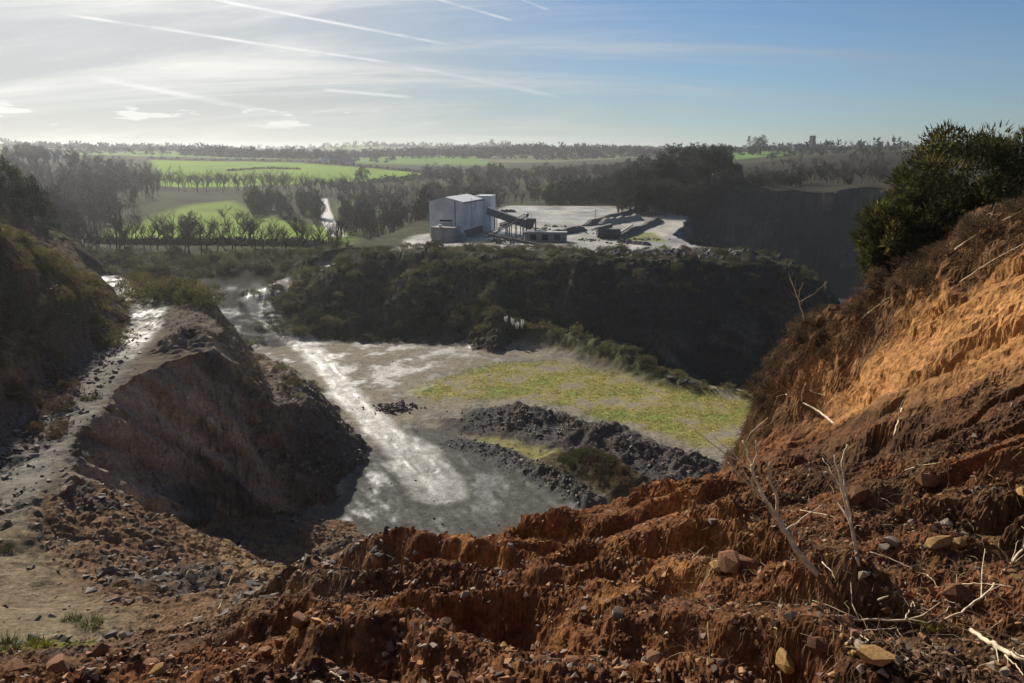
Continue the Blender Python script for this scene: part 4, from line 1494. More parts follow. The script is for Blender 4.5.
# ------------------------------------------------------------------ farms and tower on the skyline
def house(label, u, Y, L_, W_, H_, wall, roof, rz, chimney=True, cat='house', name='farmhouse'):
    x, y, z = uY(u, Y)
    h = thing(name, label, cat, (x, y, z - 0.2), rz)
    b = MB()
    hr = H_ + W_ * 0.42
    prof = [(-W_ / 2, 0), (W_ / 2, 0), (W_ / 2, H_), (0, hr), (-W_ / 2, H_)]
    V = [(-L_ / 2, a, z_) for a, z_ in prof] + [(L_ / 2, a, z_) for a, z_ in prof]
    F = [(0, 2, 1), (0, 4, 2), (4, 3, 2), (5, 6, 7), (5, 7, 9), (9, 7, 8), (0, 1, 6), (0, 6, 5), (1, 2, 7), (1, 7, 6), (0, 5, 9), (0, 9, 4)]
    b.add(V, F)
    b.build('wall', wall, h)
    r = MB()
    for s_ in (-1, 1):
        r.add([(-L_ / 2 - .3, s_ * (W_ / 2 + .3), H_ - .2), (L_ / 2 + .3, s_ * (W_ / 2 + .3), H_ - .2), (L_ / 2 + .3, 0, hr + .15), (-L_ / 2 - .3, 0, hr + .15),
               (-L_ / 2 - .3, s_ * (W_ / 2 + .3), H_ - .05), (L_ / 2 + .3, s_ * (W_ / 2 + .3), H_ - .05), (L_ / 2 + .3, 0, hr + .32), (-L_ / 2 - .3, 0, hr + .32)],
              [(0, 1, 2), (0, 2, 3), (4, 6, 5), (4, 7, 6), (0, 4, 5), (0, 5, 1), (1, 5, 6), (1, 6, 2), (3, 7, 4), (3, 4, 0)])
    ro = r.build('roof', roof, h)
    if chimney:
        c = MB(); c.box((L_ / 2 - 0.6, 0, hr + 0.7), (0.9, 0.7, 1.6)); c.build('chimney', wall, ro)
    for k in range(3):
        w = MB(); w.box((-L_ / 3 + k * L_ / 3, -W_ / 2 - 0.03, H_ * 0.55), (0.9, 0.1, 1.3)); w.build('window', principled('window_glass', (0.04, 0.045, 0.05), 0.2, 0.5), h)


WHITEW = principled('whitewash', (0.78, 0.77, 0.74), 0.8, 0.2)
DARKROOF = principled('slate_roof', (0.09, 0.09, 0.10), 0.6, 0.4)
STONEW = principled('farm_stone', (0.15, 0.145, 0.14), 0.9, 0.2, noise=(0.6, 0.2))
house('white farmhouse on the skyline above the green field', 323, 900, 10, 7, 4.5, WHITEW, DARKROOF, R(70))
house('long dark barn on the skyline beside the white farmhouse', 337, 905, 17, 9, 3.8, STONEW, DARKROOF, R(4), False, 'barn', 'barn')
house('low grey barn with a pale end on the skyline right of the farm', 349, 890, 13, 7, 2.6, WHITEW, DARKROOF, R(-8), False, 'barn', 'barn')
house('small white roofed house beside the dark trees at the far left', 57, 760, 10, 7, 4, WHITEW, principled('white_roof', (0.7, 0.7, 0.7), 0.5, 0.4), R(10))
house('low dark farmhouse left of the tower on the right skyline', 800, 905, 18, 8, 4.0, STONEW, DARKROOF, R(5))
x, y, z = uY(811.5, 900)
tw = thing('stone_tower', 'square dark stone tower on the right skyline', 'tower', (x, y, z - 0.5), R(20))
b = MB(); b.box((0, 0, 8), (4.8, 4.8, 16)); b.build('shaft', STONEW, tw)
b = MB(); b.box((0, 0, 16.25), (5.3, 5.3, 0.5)); b.build('cornice', STONEW, tw)
for k in range(4):
    a = k * math.pi / 2
    for s_ in (-1, 0, 1):
        b = MB(); b.box((math.cos(a) * 2.4 - math.sin(a) * s_ * 1.7, math.sin(a) * 2.4 + math.cos(a) * s_ * 1.7, 17.0), (0.7, 0.7, 1.0), a); b.build('merlon', STONEW, tw)
b = MB(); b.box((0, -2.42, 12.5), (1.0, 0.1, 2.2)); b.build('belfry_opening', principled('opening'), tw)


# ------------------------------------------------------------------ trees
def tree_templates():
    T = {}
    for k in range(5):
        w, f = bare_tree(500 + k, 10.0, 0.52 + 0.05 * (k % 3), 4, (6, 5, 4, 3), 0.045)
        T[f'bare{k}'] = (w.mesh('bare_trunk', M_BARK, True), f.mesh('bare_crown', M_TWIG))
    for k in range(3):                                              # pines: clumped crown high on a bare stem
        fo = foliage(540 + k, 150, 44, (4.2, 4.2, 6.6), 0.62, 0.2, 0.2, 0.1, 0.5, (0.04, 0.048, 0.022), None, 7, -0.95)
        v, f, c = fo.arrays()
        v = v + np.array([0, 0, 11.2])
        t = MB()
        t.tube([(0, 0, -0.4), (0.15, 0.1, 5), (-0.1, 0.2, 10), (0.1, 0, 15.5)], [0.34, 0.27, 0.2, 0.08], 7)
        rr = random.Random(k)
        for j in range(9):
            a = rr.uniform(0, 6.28); z = rr.uniform(6.5, 14)
            l = rr.uniform(1.2, 3.0)
            t.tube([(0, 0.1, z), (math.cos(a) * l * .5, math.sin(a) * l * .5, z + .5), (math.cos(a) * l, math.sin(a) * l, z + 1.1)], [0.1, 0.07, 0.03], 4)
        T[f'pine{k}'] = (t.mesh('pine_trunk', M_BARK, True), mesh_np('pine_crown', v, f, M_LEAF, False, c))
    for k in range(3):                                              # dense broad evergreens
        fo = foliage(560 + k, 110, 40, (3.0, 3.0, 4.4), 0.42, 0.16, 0.2, 0.2, 0.4, (0.04, 0.05, 0.024), None, 8, -0.95)
        v, f, c = fo.arrays()
        v = v + np.array([0, 0, 4.8])
        t = MB()
        t.tube([(0, 0, -0.4), (0.1, 0, 3), (0, 0.1, 7)], [0.3, 0.2, 0.06], 6)
        T[f'ever{k}'] = (t.mesh('evergreen_trunk', M_BARK, True), mesh_np('evergreen_crown', v, f, M_LEAF, False, c))
    return T


TT = tree_templates()


def plant_tree(kind, x, y, z, s, name, label, group=None, sx=1.0):
    t = thing(name, label, 'tree', (x, y, z - 0.15), random.uniform(0, 6.28), group)
    t.scale = (s * sx, s * sx, s)
    a, b = TT[kind]
    link('trunk', a, t)
    link('crown', b, t)
    return t


ONES = ['', 'first', 'second', 'third', 'fourth', 'fifth', 'sixth', 'seventh', 'eighth', 'ninth', 'tenth', 'eleventh', 'twelfth', 'thirteenth', 'fourteenth', 'fifteenth',
        'sixteenth', 'seventeenth', 'eighteenth', 'nineteenth', 'twentieth']


def ordinal(i):
    if i <= 20:
        return ONES[i]
    t, q = divmod(i, 10)
    tens = ['', '', 'twent', 'thirt', 'fort', 'fift', 'sixt'][t]
    return tens + 'ieth' if q == 0 else tens + 'y-' + ONES[q]


def row(us, Ys, hs, kinds, name, label, group, sx=1.0, base_h=10.0):
    xs, ys, zs = uYs(us, Ys)
    rank = np.argsort(np.argsort(xs / ys))
    labels = [label + ', ' + ordinal(int(k) + 1) + ' from the left' for k in rank]
    for i in range(len(xs)):
        plant_tree(kinds[i % len(kinds)], xs[i], ys[i], zs[i], hs[i] / base_h, name, labels[i], group, sx * random.uniform(0.85, 1.15))


BK = ['bare0', 'bare1', 'bare2', 'bare3', 'bare4']
n = 46
row(np.linspace(66, 338, n) + rng.uniform(-4, 4, n), rng.uniform(196, 222, n), rng.uniform(8.5, 13.0, n), BK, 'bare_tree', 'bare tree in the row below the valley meadow', 'bare trees below the valley meadow', 0.8)
n = 60
row(np.linspace(160, 350, n) + rng.uniform(-3, 3, n), rng.uniform(480, 545, n), rng.uniform(11, 17, n), BK, 'bare_tree', 'bare tree at the foot of the large green field', 'bare trees at the foot of the green field', 0.85)
n = 24
row(rng.uniform(248, 320, n), rng.uniform(350, 420, n), rng.uniform(9, 13, n), ['ever0', 'ever1', 'ever2'], 'evergreen_tree', 'dark evergreen in the block left of the pale lane', 'dark evergreens left of the lane', 0.8)
row(np.array([186, 192]), np.array([275, 285]), np.array([6.5, 7.0]), ['ever1', 'ever0'], 'evergreen_tree', 'dark round evergreen in the sunlit valley meadow', 'dark evergreens in the valley meadow', 1.3)
row(np.array([166, 238, 244, 215, 225]), np.array([285, 305, 320, 260, 330]), np.array([8, 9, 8.5, 7, 9]), BK, 'bare_tree', 'bare winter tree in the sunlit valley meadow', 'bare trees in the valley meadow')
n = 16
row(np.linspace(622, 735, n), rng.uniform(292, 312, n), rng.uniform(6, 10, n), ['ever0', 'ever1', 'ever2'], 'evergreen_tree', 'low dark evergreen under the pine clump', 'evergreens under the pines', 1.2)
us = np.concatenate([np.linspace(618, 722, 13), np.array([640, 668, 690, 705, 655, 630, 735])])
row(us, np.concatenate([rng.uniform(300, 330, 13), rng.uniform(285, 300, 6), [330]]), np.concatenate([np.interp(np.linspace(618, 722, 13), [618, 650, 700, 722], [16, 21.5, 19, 15.5]) + rng.uniform(-1, 1, 13), rng.uniform(13, 16, 6), [11]]), ['pine0', 'pine1', 'pine2'], 'pine_tree',
    'tall dark pine in the clump right of the plant yard', 'dark pines right of the plant yard', 1.5, 18.0)
n = 17
row(np.linspace(728, 800, n), rng.uniform(300, 325, n), rng.uniform(4.0, 7.5, n), ['ever0', 'ever1', 'ever2'], 'evergreen_tree', 'dark evergreen on top of the far shaded quarry face', 'evergreens on the far quarry face', 1.2)
n = 26
row(rng.uniform(800, 905, n), rng.uniform(300, 400, n), rng.uniform(5, 9, n), BK + ['ever0'], 'scrub_tree', 'dark scrubby tree on the hill behind the right bank', 'scrub trees on the hill behind the right bank', 1.3)
n = 9
row(np.array([-8, 6, 14, 24, 33, 44, 52, 3, 28]), np.array([118, 122, 116, 121, 119, 123, 124, 128, 130]), np.array([9, 10, 8.5, 9.5, 8.5, 7, 5.5, 10, 9]), ['ever0', 'bare1', 'ever1', 'bare3', 'ever2', 'bare0'],
    'ivy_tree', 'dark tree on the rocky outcrop at the upper left', 'dark trees on the left outcrop', 0.9)
row(np.array([752.5, 760]), np.array([850, 855]), np.array([19, 20]), ['ever0', 'ever1'], 'broad_tree', 'round crowned tree of the pair on the skyline field', 'pair of trees on the right skyline', 1.2)
row(np.array([845, 851, 856, 862, 868, 873, 880]), np.full(7, 820.0), rng.uniform(9, 15, 7), BK, 'slender_tree', 'slender bare tree right of the skyline tower', 'slender trees right of the tower', 0.5)
row(np.array([24, 31, 38, 45]), np.full(4, 700.0), np.array([13, 14.5, 14, 12]), ['ever0', 'ever1', 'ever2'], 'evergreen_tree', 'dark evergreen in the far left skyline clump', 'evergreens on the far left skyline', 1.3)
row(np.array([78, 124, 131, 145, 150]), np.full(5, 640.0), np.array([10, 9, 9.5, 8, 8]), BK, 'bare_tree', 'bare tree on the skyline above the left hillside wood', 'bare trees on the left skyline')
row(np.array([84, 305, 363]), np.array([185, 230, 560]), np.array([13, 11, 17]), ['bare2', 'bare4', 'ever2'], 'tall_tree', 'tall tree standing above its neighbours in the valley', 'tall valley trees')


def low_bare(seed, h=10.0):
    w, f = bare_tree(seed, h, 0.50, 3, (6, 6, 4), 0.10, 4, m=2)
    a, b = w.arrays(), f.arrays()
    return (np.concatenate([a[0], b[0]]), np.concatenate([a[1], b[1] + len(a[0])]), np.concatenate([a[2], b[2]]))


def low_ever(seed):
    v, f, c = foliage(seed, 26, 10, (3.0, 3.0, 4.2), 1.3, 0.55, 0.3, 0.2, 0.4, (1, 1, 1), None, 6, -0.9).arrays()
    return v + np.array([0, 0, 4.4]), f, c


LB = [low_bare(600 + k) for k in range(5)]
LE = [low_ever(620 + k) for k in range(4)]


def wood(name, label, us, Ys, hmin, hmax, temps, mat, wide=1.0):
    x, y, z = uYs(us, Ys)
    n = len(x)
    s = rng.uniform(hmin, hmax, n) / 10.0
    sc = [(a * wide, a * wide, a) for a in s]
    return merge(name, temps, x, y, z - 0.3, sc, rng.uniform(0, 6.28, n), mat, label)


M_WOOD = principled('winter_wood', (0.085, 0.07, 0.054), 0.95, 0.1, noise=(0.05, 0.25))
M_WOODG = principled('evergreen_wood', (0.045, 0.052, 0.03), 0.9, 0.1, noise=(0.05, 0.3))
Y_ = rng.uniform(240, 600, 800)
lim = np.interp(Y_, [240, 330, 400, 440, 570], [84, 122, 150, 160, 160])
U_ = -80 + rng.random(800) * (lim + 80)
wood('hillside_wood', 'grey leafless wood covering the slope at the left', U_, Y_, 7, 15.5, LB * 3 + LE[:2], M_WOOD)
n = 330
wood('valley_wood', 'grey leafless wood left of and behind the metal shed', rng.uniform(340, 432, n), rng.uniform(250, 560, n), 5.5, 12, LB * 3 + LE[:2], M_WOOD)
n = 480
wood('background_wood', 'dark leafless wood behind the metal shed and the yard', rng.uniform(425, 640, n), rng.uniform(400, 760, n), 6.5, 15, LB * 2 + LE[:3], M_WOOD)
n = 150
wood('hilltop_scrub', 'dark leafless scrub on the hill above the far quarry face', rng.uniform(745, 915, n), rng.uniform(305, 440, n), 4, 9, LB, M_WOOD, 1.3)
n = 60
wood('background_evergreens', 'dark evergreen wood at the back of the yard', rng.uniform(545, 640, n), rng.uniform(385, 430, n), 9, 15, LE, M_WOODG)
# far hedgerow trees in bands
us, Ys = [], []
for k in range(44):
    Y0 = 950 + 36 * k
    u0 = rng.uniform(-60, 700)
    m = int(rng.integers(20, 55))
    us.append(u0 + np.linspace(0, rng.uniform(160, 420), m) + rng.uniform(-2, 2, m))
    Ys.append(Y0 + rng.uniform(-60, 60) + np.linspace(0, rng.uniform(-60, 60), m))
us.append(np.linspace(-40, 1060, 190) + rng.uniform(-2, 2, 190)); Ys.append(2450 + rng.uniform(-40, 40, 190))
us.append(np.linspace(90, 640, 120) + rng.uniform(-2, 2, 120)); Ys.append(1250 + rng.uniform(-30, 30, 120))
us, Ys = np.concatenate(us), np.concatenate(Ys)
LF = [foliage(640 + k, 9, 7, (5.5, 5.5, 4.6), 2.8, 1.6, 0.35, 0.2, 0.4, (1, 1, 1), None, 5, -0.9).arrays() for k in range(5)]
LF = [(v + np.array([0, 0, 4.0]), f, c) for v, f, c in LF]
wood('far_hedgerow_trees', 'hazy belts of trees and hedgerows across the far hills', us, Ys, 8, 15, LF, principled('far_trees', (0.075, 0.07, 0.052), 0.95, 0.1), 1.2)
n = 90
wood('skyline_scrub', 'dark hedge line along the right skyline', np.concatenate([np.linspace(770, 900, 60), np.linspace(690, 745, 30)]), np.concatenate([rng.uniform(700, 900, 60), rng.uniform(1000, 1100, 30)]), 3, 7, LF, MATS['far_trees'])


def hedge(label, pts, h, n):
    pts = np.array(pts, float)
    t = np.linspace(0, 1, n)
    s = np.linspace(0, 1, len(pts))
    us, Ys = np.interp(t, s, pts[:, 0]), np.interp(t, s, pts[:, 1])
    x, y, z = uYs(us, Ys)
    V, F, C, m = [], [], [], 0
    for i in range(n):
        v, f, c = LF[i % 5]
        k = h / 9.0 * random.uniform(0.7, 1.3)
        V.append(v * np.array([k * 1.5, k * 1.5, k]) + np.array([x[i], y[i], z[i] - 0.3]))
        F.append(f + m); C.append(c); m += len(v)
    me = mesh_np('hedge', np.concatenate(V), np.concatenate(F), MATS['far_trees'])
    tag(link('hedge', me), label, 'hedge', 'hedges round the green field')


hedge('thin dark hedge crossing the large green field', [(228, 690), (262, 735), (300, 740)], 2.2, 40)
hedge('hedge along the top edge of the large green field', [(150, 860), (300, 862), (400, 800), (450, 770)], 3.0, 90)
hedge('dark hedge along the right foot of the green field', [(372, 600), (420, 640), (448, 665)], 4.5, 36)
hedge('hedge along the near edge of the valley meadow', [(90, 228), (200, 226), (340, 222)], 2.2, 90)


# ------------------------------------------------------------------ bushes
def bush_mesh(seed, base, tip=None, n_clump=70, per=26, leaf=0.15, wid=0.045, name='bush'):
    fo = foliage(seed, n_clump, per, (1.0, 1.0, 0.85), leaf, wid, 0.24, 0.3, 0.5, base, tip, 7, -0.25)
    v, f, c = fo.arrays()
    v = v + np.array([0, 0, 0.25])
    return mesh_np(name, v, f, M_LEAF, False, c)


GORSE = [bush_mesh(700 + k, (0.115, 0.105, 0.042), (0.22, 0.18, 0.05), name='gorse') for k in range(4)]
BRACKEN = [bush_mesh(710 + k, (0.10, 0.065, 0.038), (0.14, 0.10, 0.05), name='bracken') for k in range(3)]
SCRUB = [bush_mesh(720 + k, (0.11, 0.105, 0.05), (0.17, 0.15, 0.07), name='scrub') for k in range(4)]
DARKB = [bush_mesh(730 + k, (0.06, 0.065, 0.028), (0.12, 0.12, 0.04), name='dark_bush') for k in range(3)]


def bushes(name, meshes, us, Ys, rmin, rmax, label, group, cat='bush'):
    x, y, z = uYs(us, Ys)
    rank = np.argsort(np.argsort(x / y))
    for i in range(len(x)):
        r = random.uniform(rmin, rmax)
        o = link(name, meshes[i % len(meshes)], None, (x[i], y[i], z[i] - 0.12 * r), (random.uniform(-.15, .15), random.uniform(-.15, .15), random.uniform(0, 6.28)),
                 (r * random.uniform(0.85, 1.25), r * random.uniform(0.85, 1.25), r * random.uniform(0.75, 1.1)))
        tag(o, label + (', ' + ordinal(int(rank[i]) + 1) + ' from the left' if len(x) <= 20 else ''), cat, group)


n = 135
t = rng.random(n)
U0 = np.interp(t, [0, 0.3, 0.6, 1.0], [-60, 15, 70, 128])
Y0 = np.interp(t, [0, 0.3, 0.6, 1.0], [56, 62, 72, 84]) + rng.uniform(-10, 10, n)
bushes('gorse_bush', GORSE + [GORSE[0]] + BRACKEN[:1], U0 + rng.uniform(-8, 4, n), Y0, 0.45, 1.15, 'olive gorse bush among many on the left hillside', 'gorse on the left hillside')
n = 60
bushes('bracken_clump', BRACKEN, rng.uniform(-30, 70, n), rng.uniform(46, 60, n), 0.4, 0.9, 'brown dead bracken clump on the lower left hillside', 'bracken on the left hillside', 'bracken')
bushes('gorse_bush', GORSE + DARKB, np.array([128, 140, 150, 160, 168, 178, 188, 196, 204, 145, 172, 130, 155, 185, 200]), np.array([100, 104, 99, 103, 97, 96, 95, 93, 92, 108, 104, 110, 95, 101, 99]),
       1.6, 2.9, 'tall gorse bush in the thicket beside the spur road', 'gorse beside the spur road')
n = 46
bushes('low_shrub', SCRUB + BRACKEN, rng.uniform(205, 320, n), rng.uniform(86, 116, n), 0.4, 1.1, 'low shrub on the back slope of the rocky spur', 'shrubs on the back of the spur')
n = 60
bushes('low_shrub', SCRUB, rng.uniform(100, 260, n), rng.uniform(118, 180, n), 0.7, 1.7, 'low shrub on the rough ground beyond the spur', 'shrubs beyond the spur')
n = 280
uu = rng.uniform(268, 560, n)
bushes('ridge_shrub', SCRUB + DARKB, uu, np.where(rng.random(n) < 0.45, rng.uniform(145, 160, n), rng.uniform(158, 181, n)), 0.8, 2.1, 'dark shrub in the scrub covering the ridge below the shed', 'scrub on the ridge')
n = 170
bushes('ridge_tuft', SCRUB + DARKB + BRACKEN[:1], rng.uniform(545, 815, n), rng.uniform(147, 176, n), 0.5, 1.6, 'straggly shrub along the rim of the dark ridge at the right', 'shrubs on the right rim')
n = 130
tt = rng.random(n)
bx_ = np.interp(tt, np.linspace(0, 1, len(BUND)), [p[0] for p in BUND]) + rng.uniform(-2.2, 2.2, n)
by_ = np.interp(tt, np.linspace(0, 1, len(BUND)), [p[1] for p in BUND]) + rng.uniform(-2.2, 2.5, n)
bz_ = gzs(bx_, by_)
for i in range(n):
    r = random.uniform(0.6, 1.7) * (1 - 0.45 * tt[i])
    o = link('bund_shrub', (SCRUB + GORSE)[i % 8], None, (bx_[i], by_[i], bz_[i] - 0.1 * r), (0, 0, random.uniform(0, 6.28)), (r, r, r * 0.85))
    tag(o, 'low grey green shrub on the earth bund at the back of the floor', 'bush', 'shrubs on the bund')
n = 48
ht = rng.random(n)
hx = np.interp(ht, np.linspace(0, 1, len(HEAP2)), [p[0] for p in HEAP2]) + rng.uniform(-1.8, 1.8, n)
hy = np.interp(ht, np.linspace(0, 1, len(HEAP2)), [p[1] for p in HEAP2]) + rng.uniform(-1.6, 1.6, n)
hz = gzs(hx, hy)
for i in range(n):
    r = random.uniform(0.5, 1.2)
    o = link('heap_shrub', (DARKB + BRACKEN)[i % 6], None, (hx[i], hy[i], hz[i] - 0.1 * r), (0, 0, random.uniform(0, 6.28)), (r, r, r * 0.9))
    tag(o, 'dark shrub on the end of the slate heap on the quarry floor', 'bush', 'shrubs on the slate heap')
bushes('round_shrub', DARKB, np.array([395, 415, 432, 372, 352, 640, 655]), np.array([141, 142, 141, 143, 143, 141, 139]), 0.7, 1.4, 'small dark shrub at the foot of the shaded ridge', 'shrubs at the ridge foot')

n = 120
bushes('hedge_shrub', DARKB + SCRUB, np.linspace(62, 335, n) + rng.uniform(-5, 5, n), np.interp(np.linspace(0, 1, n), [0, 0.5, 1], [190, 188, 196]) + rng.uniform(-12, 12, n), 1.3, 2.8, 'dark shrub in the thick hedge below the row of bare trees', 'hedge below the bare trees')
# the big evergreen on the right bank
M_CYP = M_LEAF


def big_bush(name, label, x, y, z, radii, seed, n_clump, per, base, tip):
    t = thing(name, label, 'bush', (x, y, z))
    fo = foliage(seed, n_clump, per, radii, 0.17, 0.05, 0.15, 0.35, 0.35, base, tip, 14, -0.75)
    v, f, c = fo.arrays()
    me = mesh_np('foliage', v + np.array([0, 0, radii[2] * 0.72]), f, M_LEAF, False, c)
    link('foliage', me, t)
    # inner boughs that carry the leaves
    rr = random.Random(seed)
    for k in range(5):
        a = rr.uniform(0, 6.28)
        e = np.array([math.cos(a) * radii[0] * 0.6, math.sin(a) * radii[1] * 0.6, radii[2] * rr.uniform(0.9, 1.4)])
        mb = MB()
        mb.tube([(0, 0, -0.3), tuple(e * 0.45 + np.array([0, 0, 0.3])), tuple(e)], [0.09, 0.06, 0.02], 5)
        mb.build('stem', M_BARK, t)
    return t


for (lab, u, vb, Y, rad, sd, nc) in (('big dark evergreen bush with sunlit yellow green edge on the right bank', 968, 232, 22.5, (2.5, 2.2, 1.75), 801, 460),
                                     ('lower dark bush with yellow leaves at the left end of the bank thicket', 893, 262, 22.6, (1.25, 1.2, 1.15), 802, 230),
                                     ('dark bush filling the right edge of the picture on the bank', 1075, 225, 22.5, (2.4, 2.2, 1.4), 803, 280),
                                     ('small dark bush between the bank thicket bushes', 920, 240, 23.6, (1.3, 1.4, 1.3), 804, 220)):
    p = at(u, vb, Y)
    big_bush('evergreen_bush', lab, p[0], p[1], p[2] - 0.3, rad, sd, nc, 62, (0.055, 0.058, 0.02), (0.22, 0.19, 0.04))


# pampas grass plumes, the white things at the ridge foot
def pampas(label, u, Y, h, sd):
    x, y, z = uY(u, Y)
    t = thing('pampas_grass', label, 'plant', (x, y, z))
    rr = np.random.default_rng(sd)
    g = MB()
    for k in range(40):
        a = rr.uniform(0, 6.28); l = rr.uniform(0.6, 1.1)
        g.add([(0.03, 0, 0), (-0.03, 0.02, 0), (math.cos(a) * l * 0.8, math.sin(a) * l * 0.8, l * rr.uniform(0.7, 1.2))], [(0, 1, 2)], (0.10, 0.11, 0.05))
    g.build('leaves', M_LEAF, t, colors=True)
    for k in range(3):
        a = rr.uniform(0, 6.28)
        top = np.array([math.cos(a) * 0.35, math.sin(a) * 0.35, h * rr.uniform(0.85, 1.1)])
        m = MB()
        pts = [top * s for s in (0.45, 0.6, 0.75, 0.9, 1.0)]
        m.tube(pts, [0.02, 0.16, 0.2, 0.13, 0.02], 7)
        m.build('plume', principled('plume', (0.82, 0.80, 0.76), 0.9, 0.1, translucent=0.35), t, smooth=True)


for k, (u, lab) in enumerate(((505.5, 'white plumed pampas grass standing apart at the left of its row'), (513, 'white plumed pampas grass second from the left below the ridge'),
                              (517, 'tall white plumed pampas grass in the middle below the ridge'), (522.5, 'white plumed pampas grass at the right end of its row'))):
    pampas(lab, u, 141.6, 2.9 if k else 2.2, 900 + k)
x, y, z = uY(633, 133)
o = MB(); o.tube([(0, 0, -0.3), (0.12, 0, 1.2), (0.3, 0, 2.4)], [0.09, 0.08, 0.07], 6)
tag(o.build('marker_post', M_STICK, None, (x, y, z)), 'pale leaning post on the bund above the dark pit', 'post')


# ------------------------------------------------------------------ stones
def stone_mesh(seed, mat, pts=14, flat=0.7, name='stone'):
    rr = random.Random(seed)
    bm = bmesh.new()
    for k in range(pts):
        v = Vector((rr.gauss(0, 1), rr.gauss(0, 1), rr.gauss(0, 1))).normalized() * rr.uniform(0.75, 1.0)
        bm.verts.new((v.x, v.y * rr.uniform(0.7, 0.9), v.z * flat))
    bmesh.ops.convex_hull(bm, input=bm.verts)
    for v in [v for v in bm.verts if not v.link_faces]:
        bm.verts.remove(v)
    bmesh.ops.triangulate(bm, faces=bm.faces)
    me = bpy.data.meshes.new(name)
    bm.to_mesh(me)
    bm.free()
    if mat:
        me.materials.append(mat)
    return me


ST_RED = [stone_mesh(1000 + k, M_REDSTONE, 26, 0.75) for k in range(7)]
ST_OCH = [stone_mesh(1020 + k, M_OCHRE, 26, 0.75) for k in range(3)]
ST_GRY = [stone_mesh(1040 + k, M_GREYSTONE, 24, 0.7) for k in range(4)]
ST_SLA = [stone_mesh(1060 + k, M_SLATE, 18, 0.5) for k in range(6)]


def hit(u, v, t0=4.0, t1=400.0):
    d = ray_dir(u, v)
    t = np.geomspace(t0, t1, 900)
    x, y, z = d[0] * t, d[1] * t, EYE + d[2] * t
    g = gzs(x, y)
    k = int(np.argmax(z < g))
    return x[k], y[k], g[k]


def put_stones(parent, name, meshes, xs, ys, rs, sink=0.25):
    zs = gzs(xs, ys)
    for i in range(len(xs)):
        r = rs[i]
        link(name, meshes[int(rng.integers(len(meshes)))], parent, (xs[i], ys[i], zs[i] + r * (0.5 - sink)),
             (random.uniform(-.5, .5), random.uniform(-.5, .5), random.uniform(0, 6.28)), (r * random.uniform(.8, 1.3), r, r * random.uniform(.7, 1.05)))


FO = TERR['fore']
n = 190
th = np.radians(rng.uniform(-37, 38.5, n)); rr_ = 5.2 + 8.5 * rng.random(n) ** 1.3
put_stones(FO, 'stone', ST_RED * 3 + ST_OCH + ST_GRY, rr_ * np.sin(th), rr_ * np.cos(th), np.clip(rng.lognormal(-2.9, 0.36, n), 0.035, 0.15))
for (u, v, r, ms) in ((938, 549, 0.17, ST_OCH), (958, 547, 0.13, ST_OCH), (946, 527, 0.12, ST_GRY), (728, 568, 0.20, ST_RED), (745, 566, 0.15, ST_RED), (718, 570, 0.12, ST_OCH),
                      (885, 550, 0.10, ST_GRY), (893, 546, 0.12, ST_GRY), (875, 663, 0.14, ST_OCH), (820, 660, 0.12, ST_RED), (785, 670, 0.12, ST_OCH), (1020, 514, 0.11, ST_OCH),
                      (712, 528, 0.10, ST_GRY), (565, 655, 0.07, ST_GRY), (300, 625, 0.13, ST_RED), (265, 655, 0.12, ST_RED), (60, 670, 0.2, ST_RED), (100, 655, 0.16, ST_RED), (15, 672, 0.18, ST_RED),
                      (860, 500, 0.2, ST_RED), (925, 495, 0.22, ST_RED), (958, 600, 0.2, ST_RED), (465, 598, 0.07, ST_GRY)):
    x, y, z = hit(u, v)
    link('stone', ms[int(rng.integers(len(ms)))], FO, (x, y, z + r * 0.3), (random.uniform(-.5, .5), random.uniform(-.5, .5), random.uniform(0, 6.28)), (r * 1.2, r, r * 0.9))
# slate blocks lying on the left slope
bl = [(110, 560), (165, 500), (205, 600), (215, 605), (222, 598), (190, 625), (330, 575), (240, 600), (130, 575), (90, 470), (45, 420), (70, 412), (140, 600), (165, 590), (252, 585), (280, 578),
      (120, 590), (180, 560), (200, 570), (150, 545), (225, 575), (40, 540), (60, 520), (110, 520), (130, 530)]
for (u, v) in bl:
    x, y, z = hit(u, v)
    d_ = math.hypot(x, y)
    r = random.uniform(0.003, 0.006) * d_
    link('stone', (ST_SLA * 2 + ST_GRY)[int(rng.integers(16))], FO, (x, y, z + r * 0.2), (random.uniform(-.4, .4), random.uniform(-.4, .4), random.uniform(0, 6.28)), (r * 1.3, r, r * 0.9))


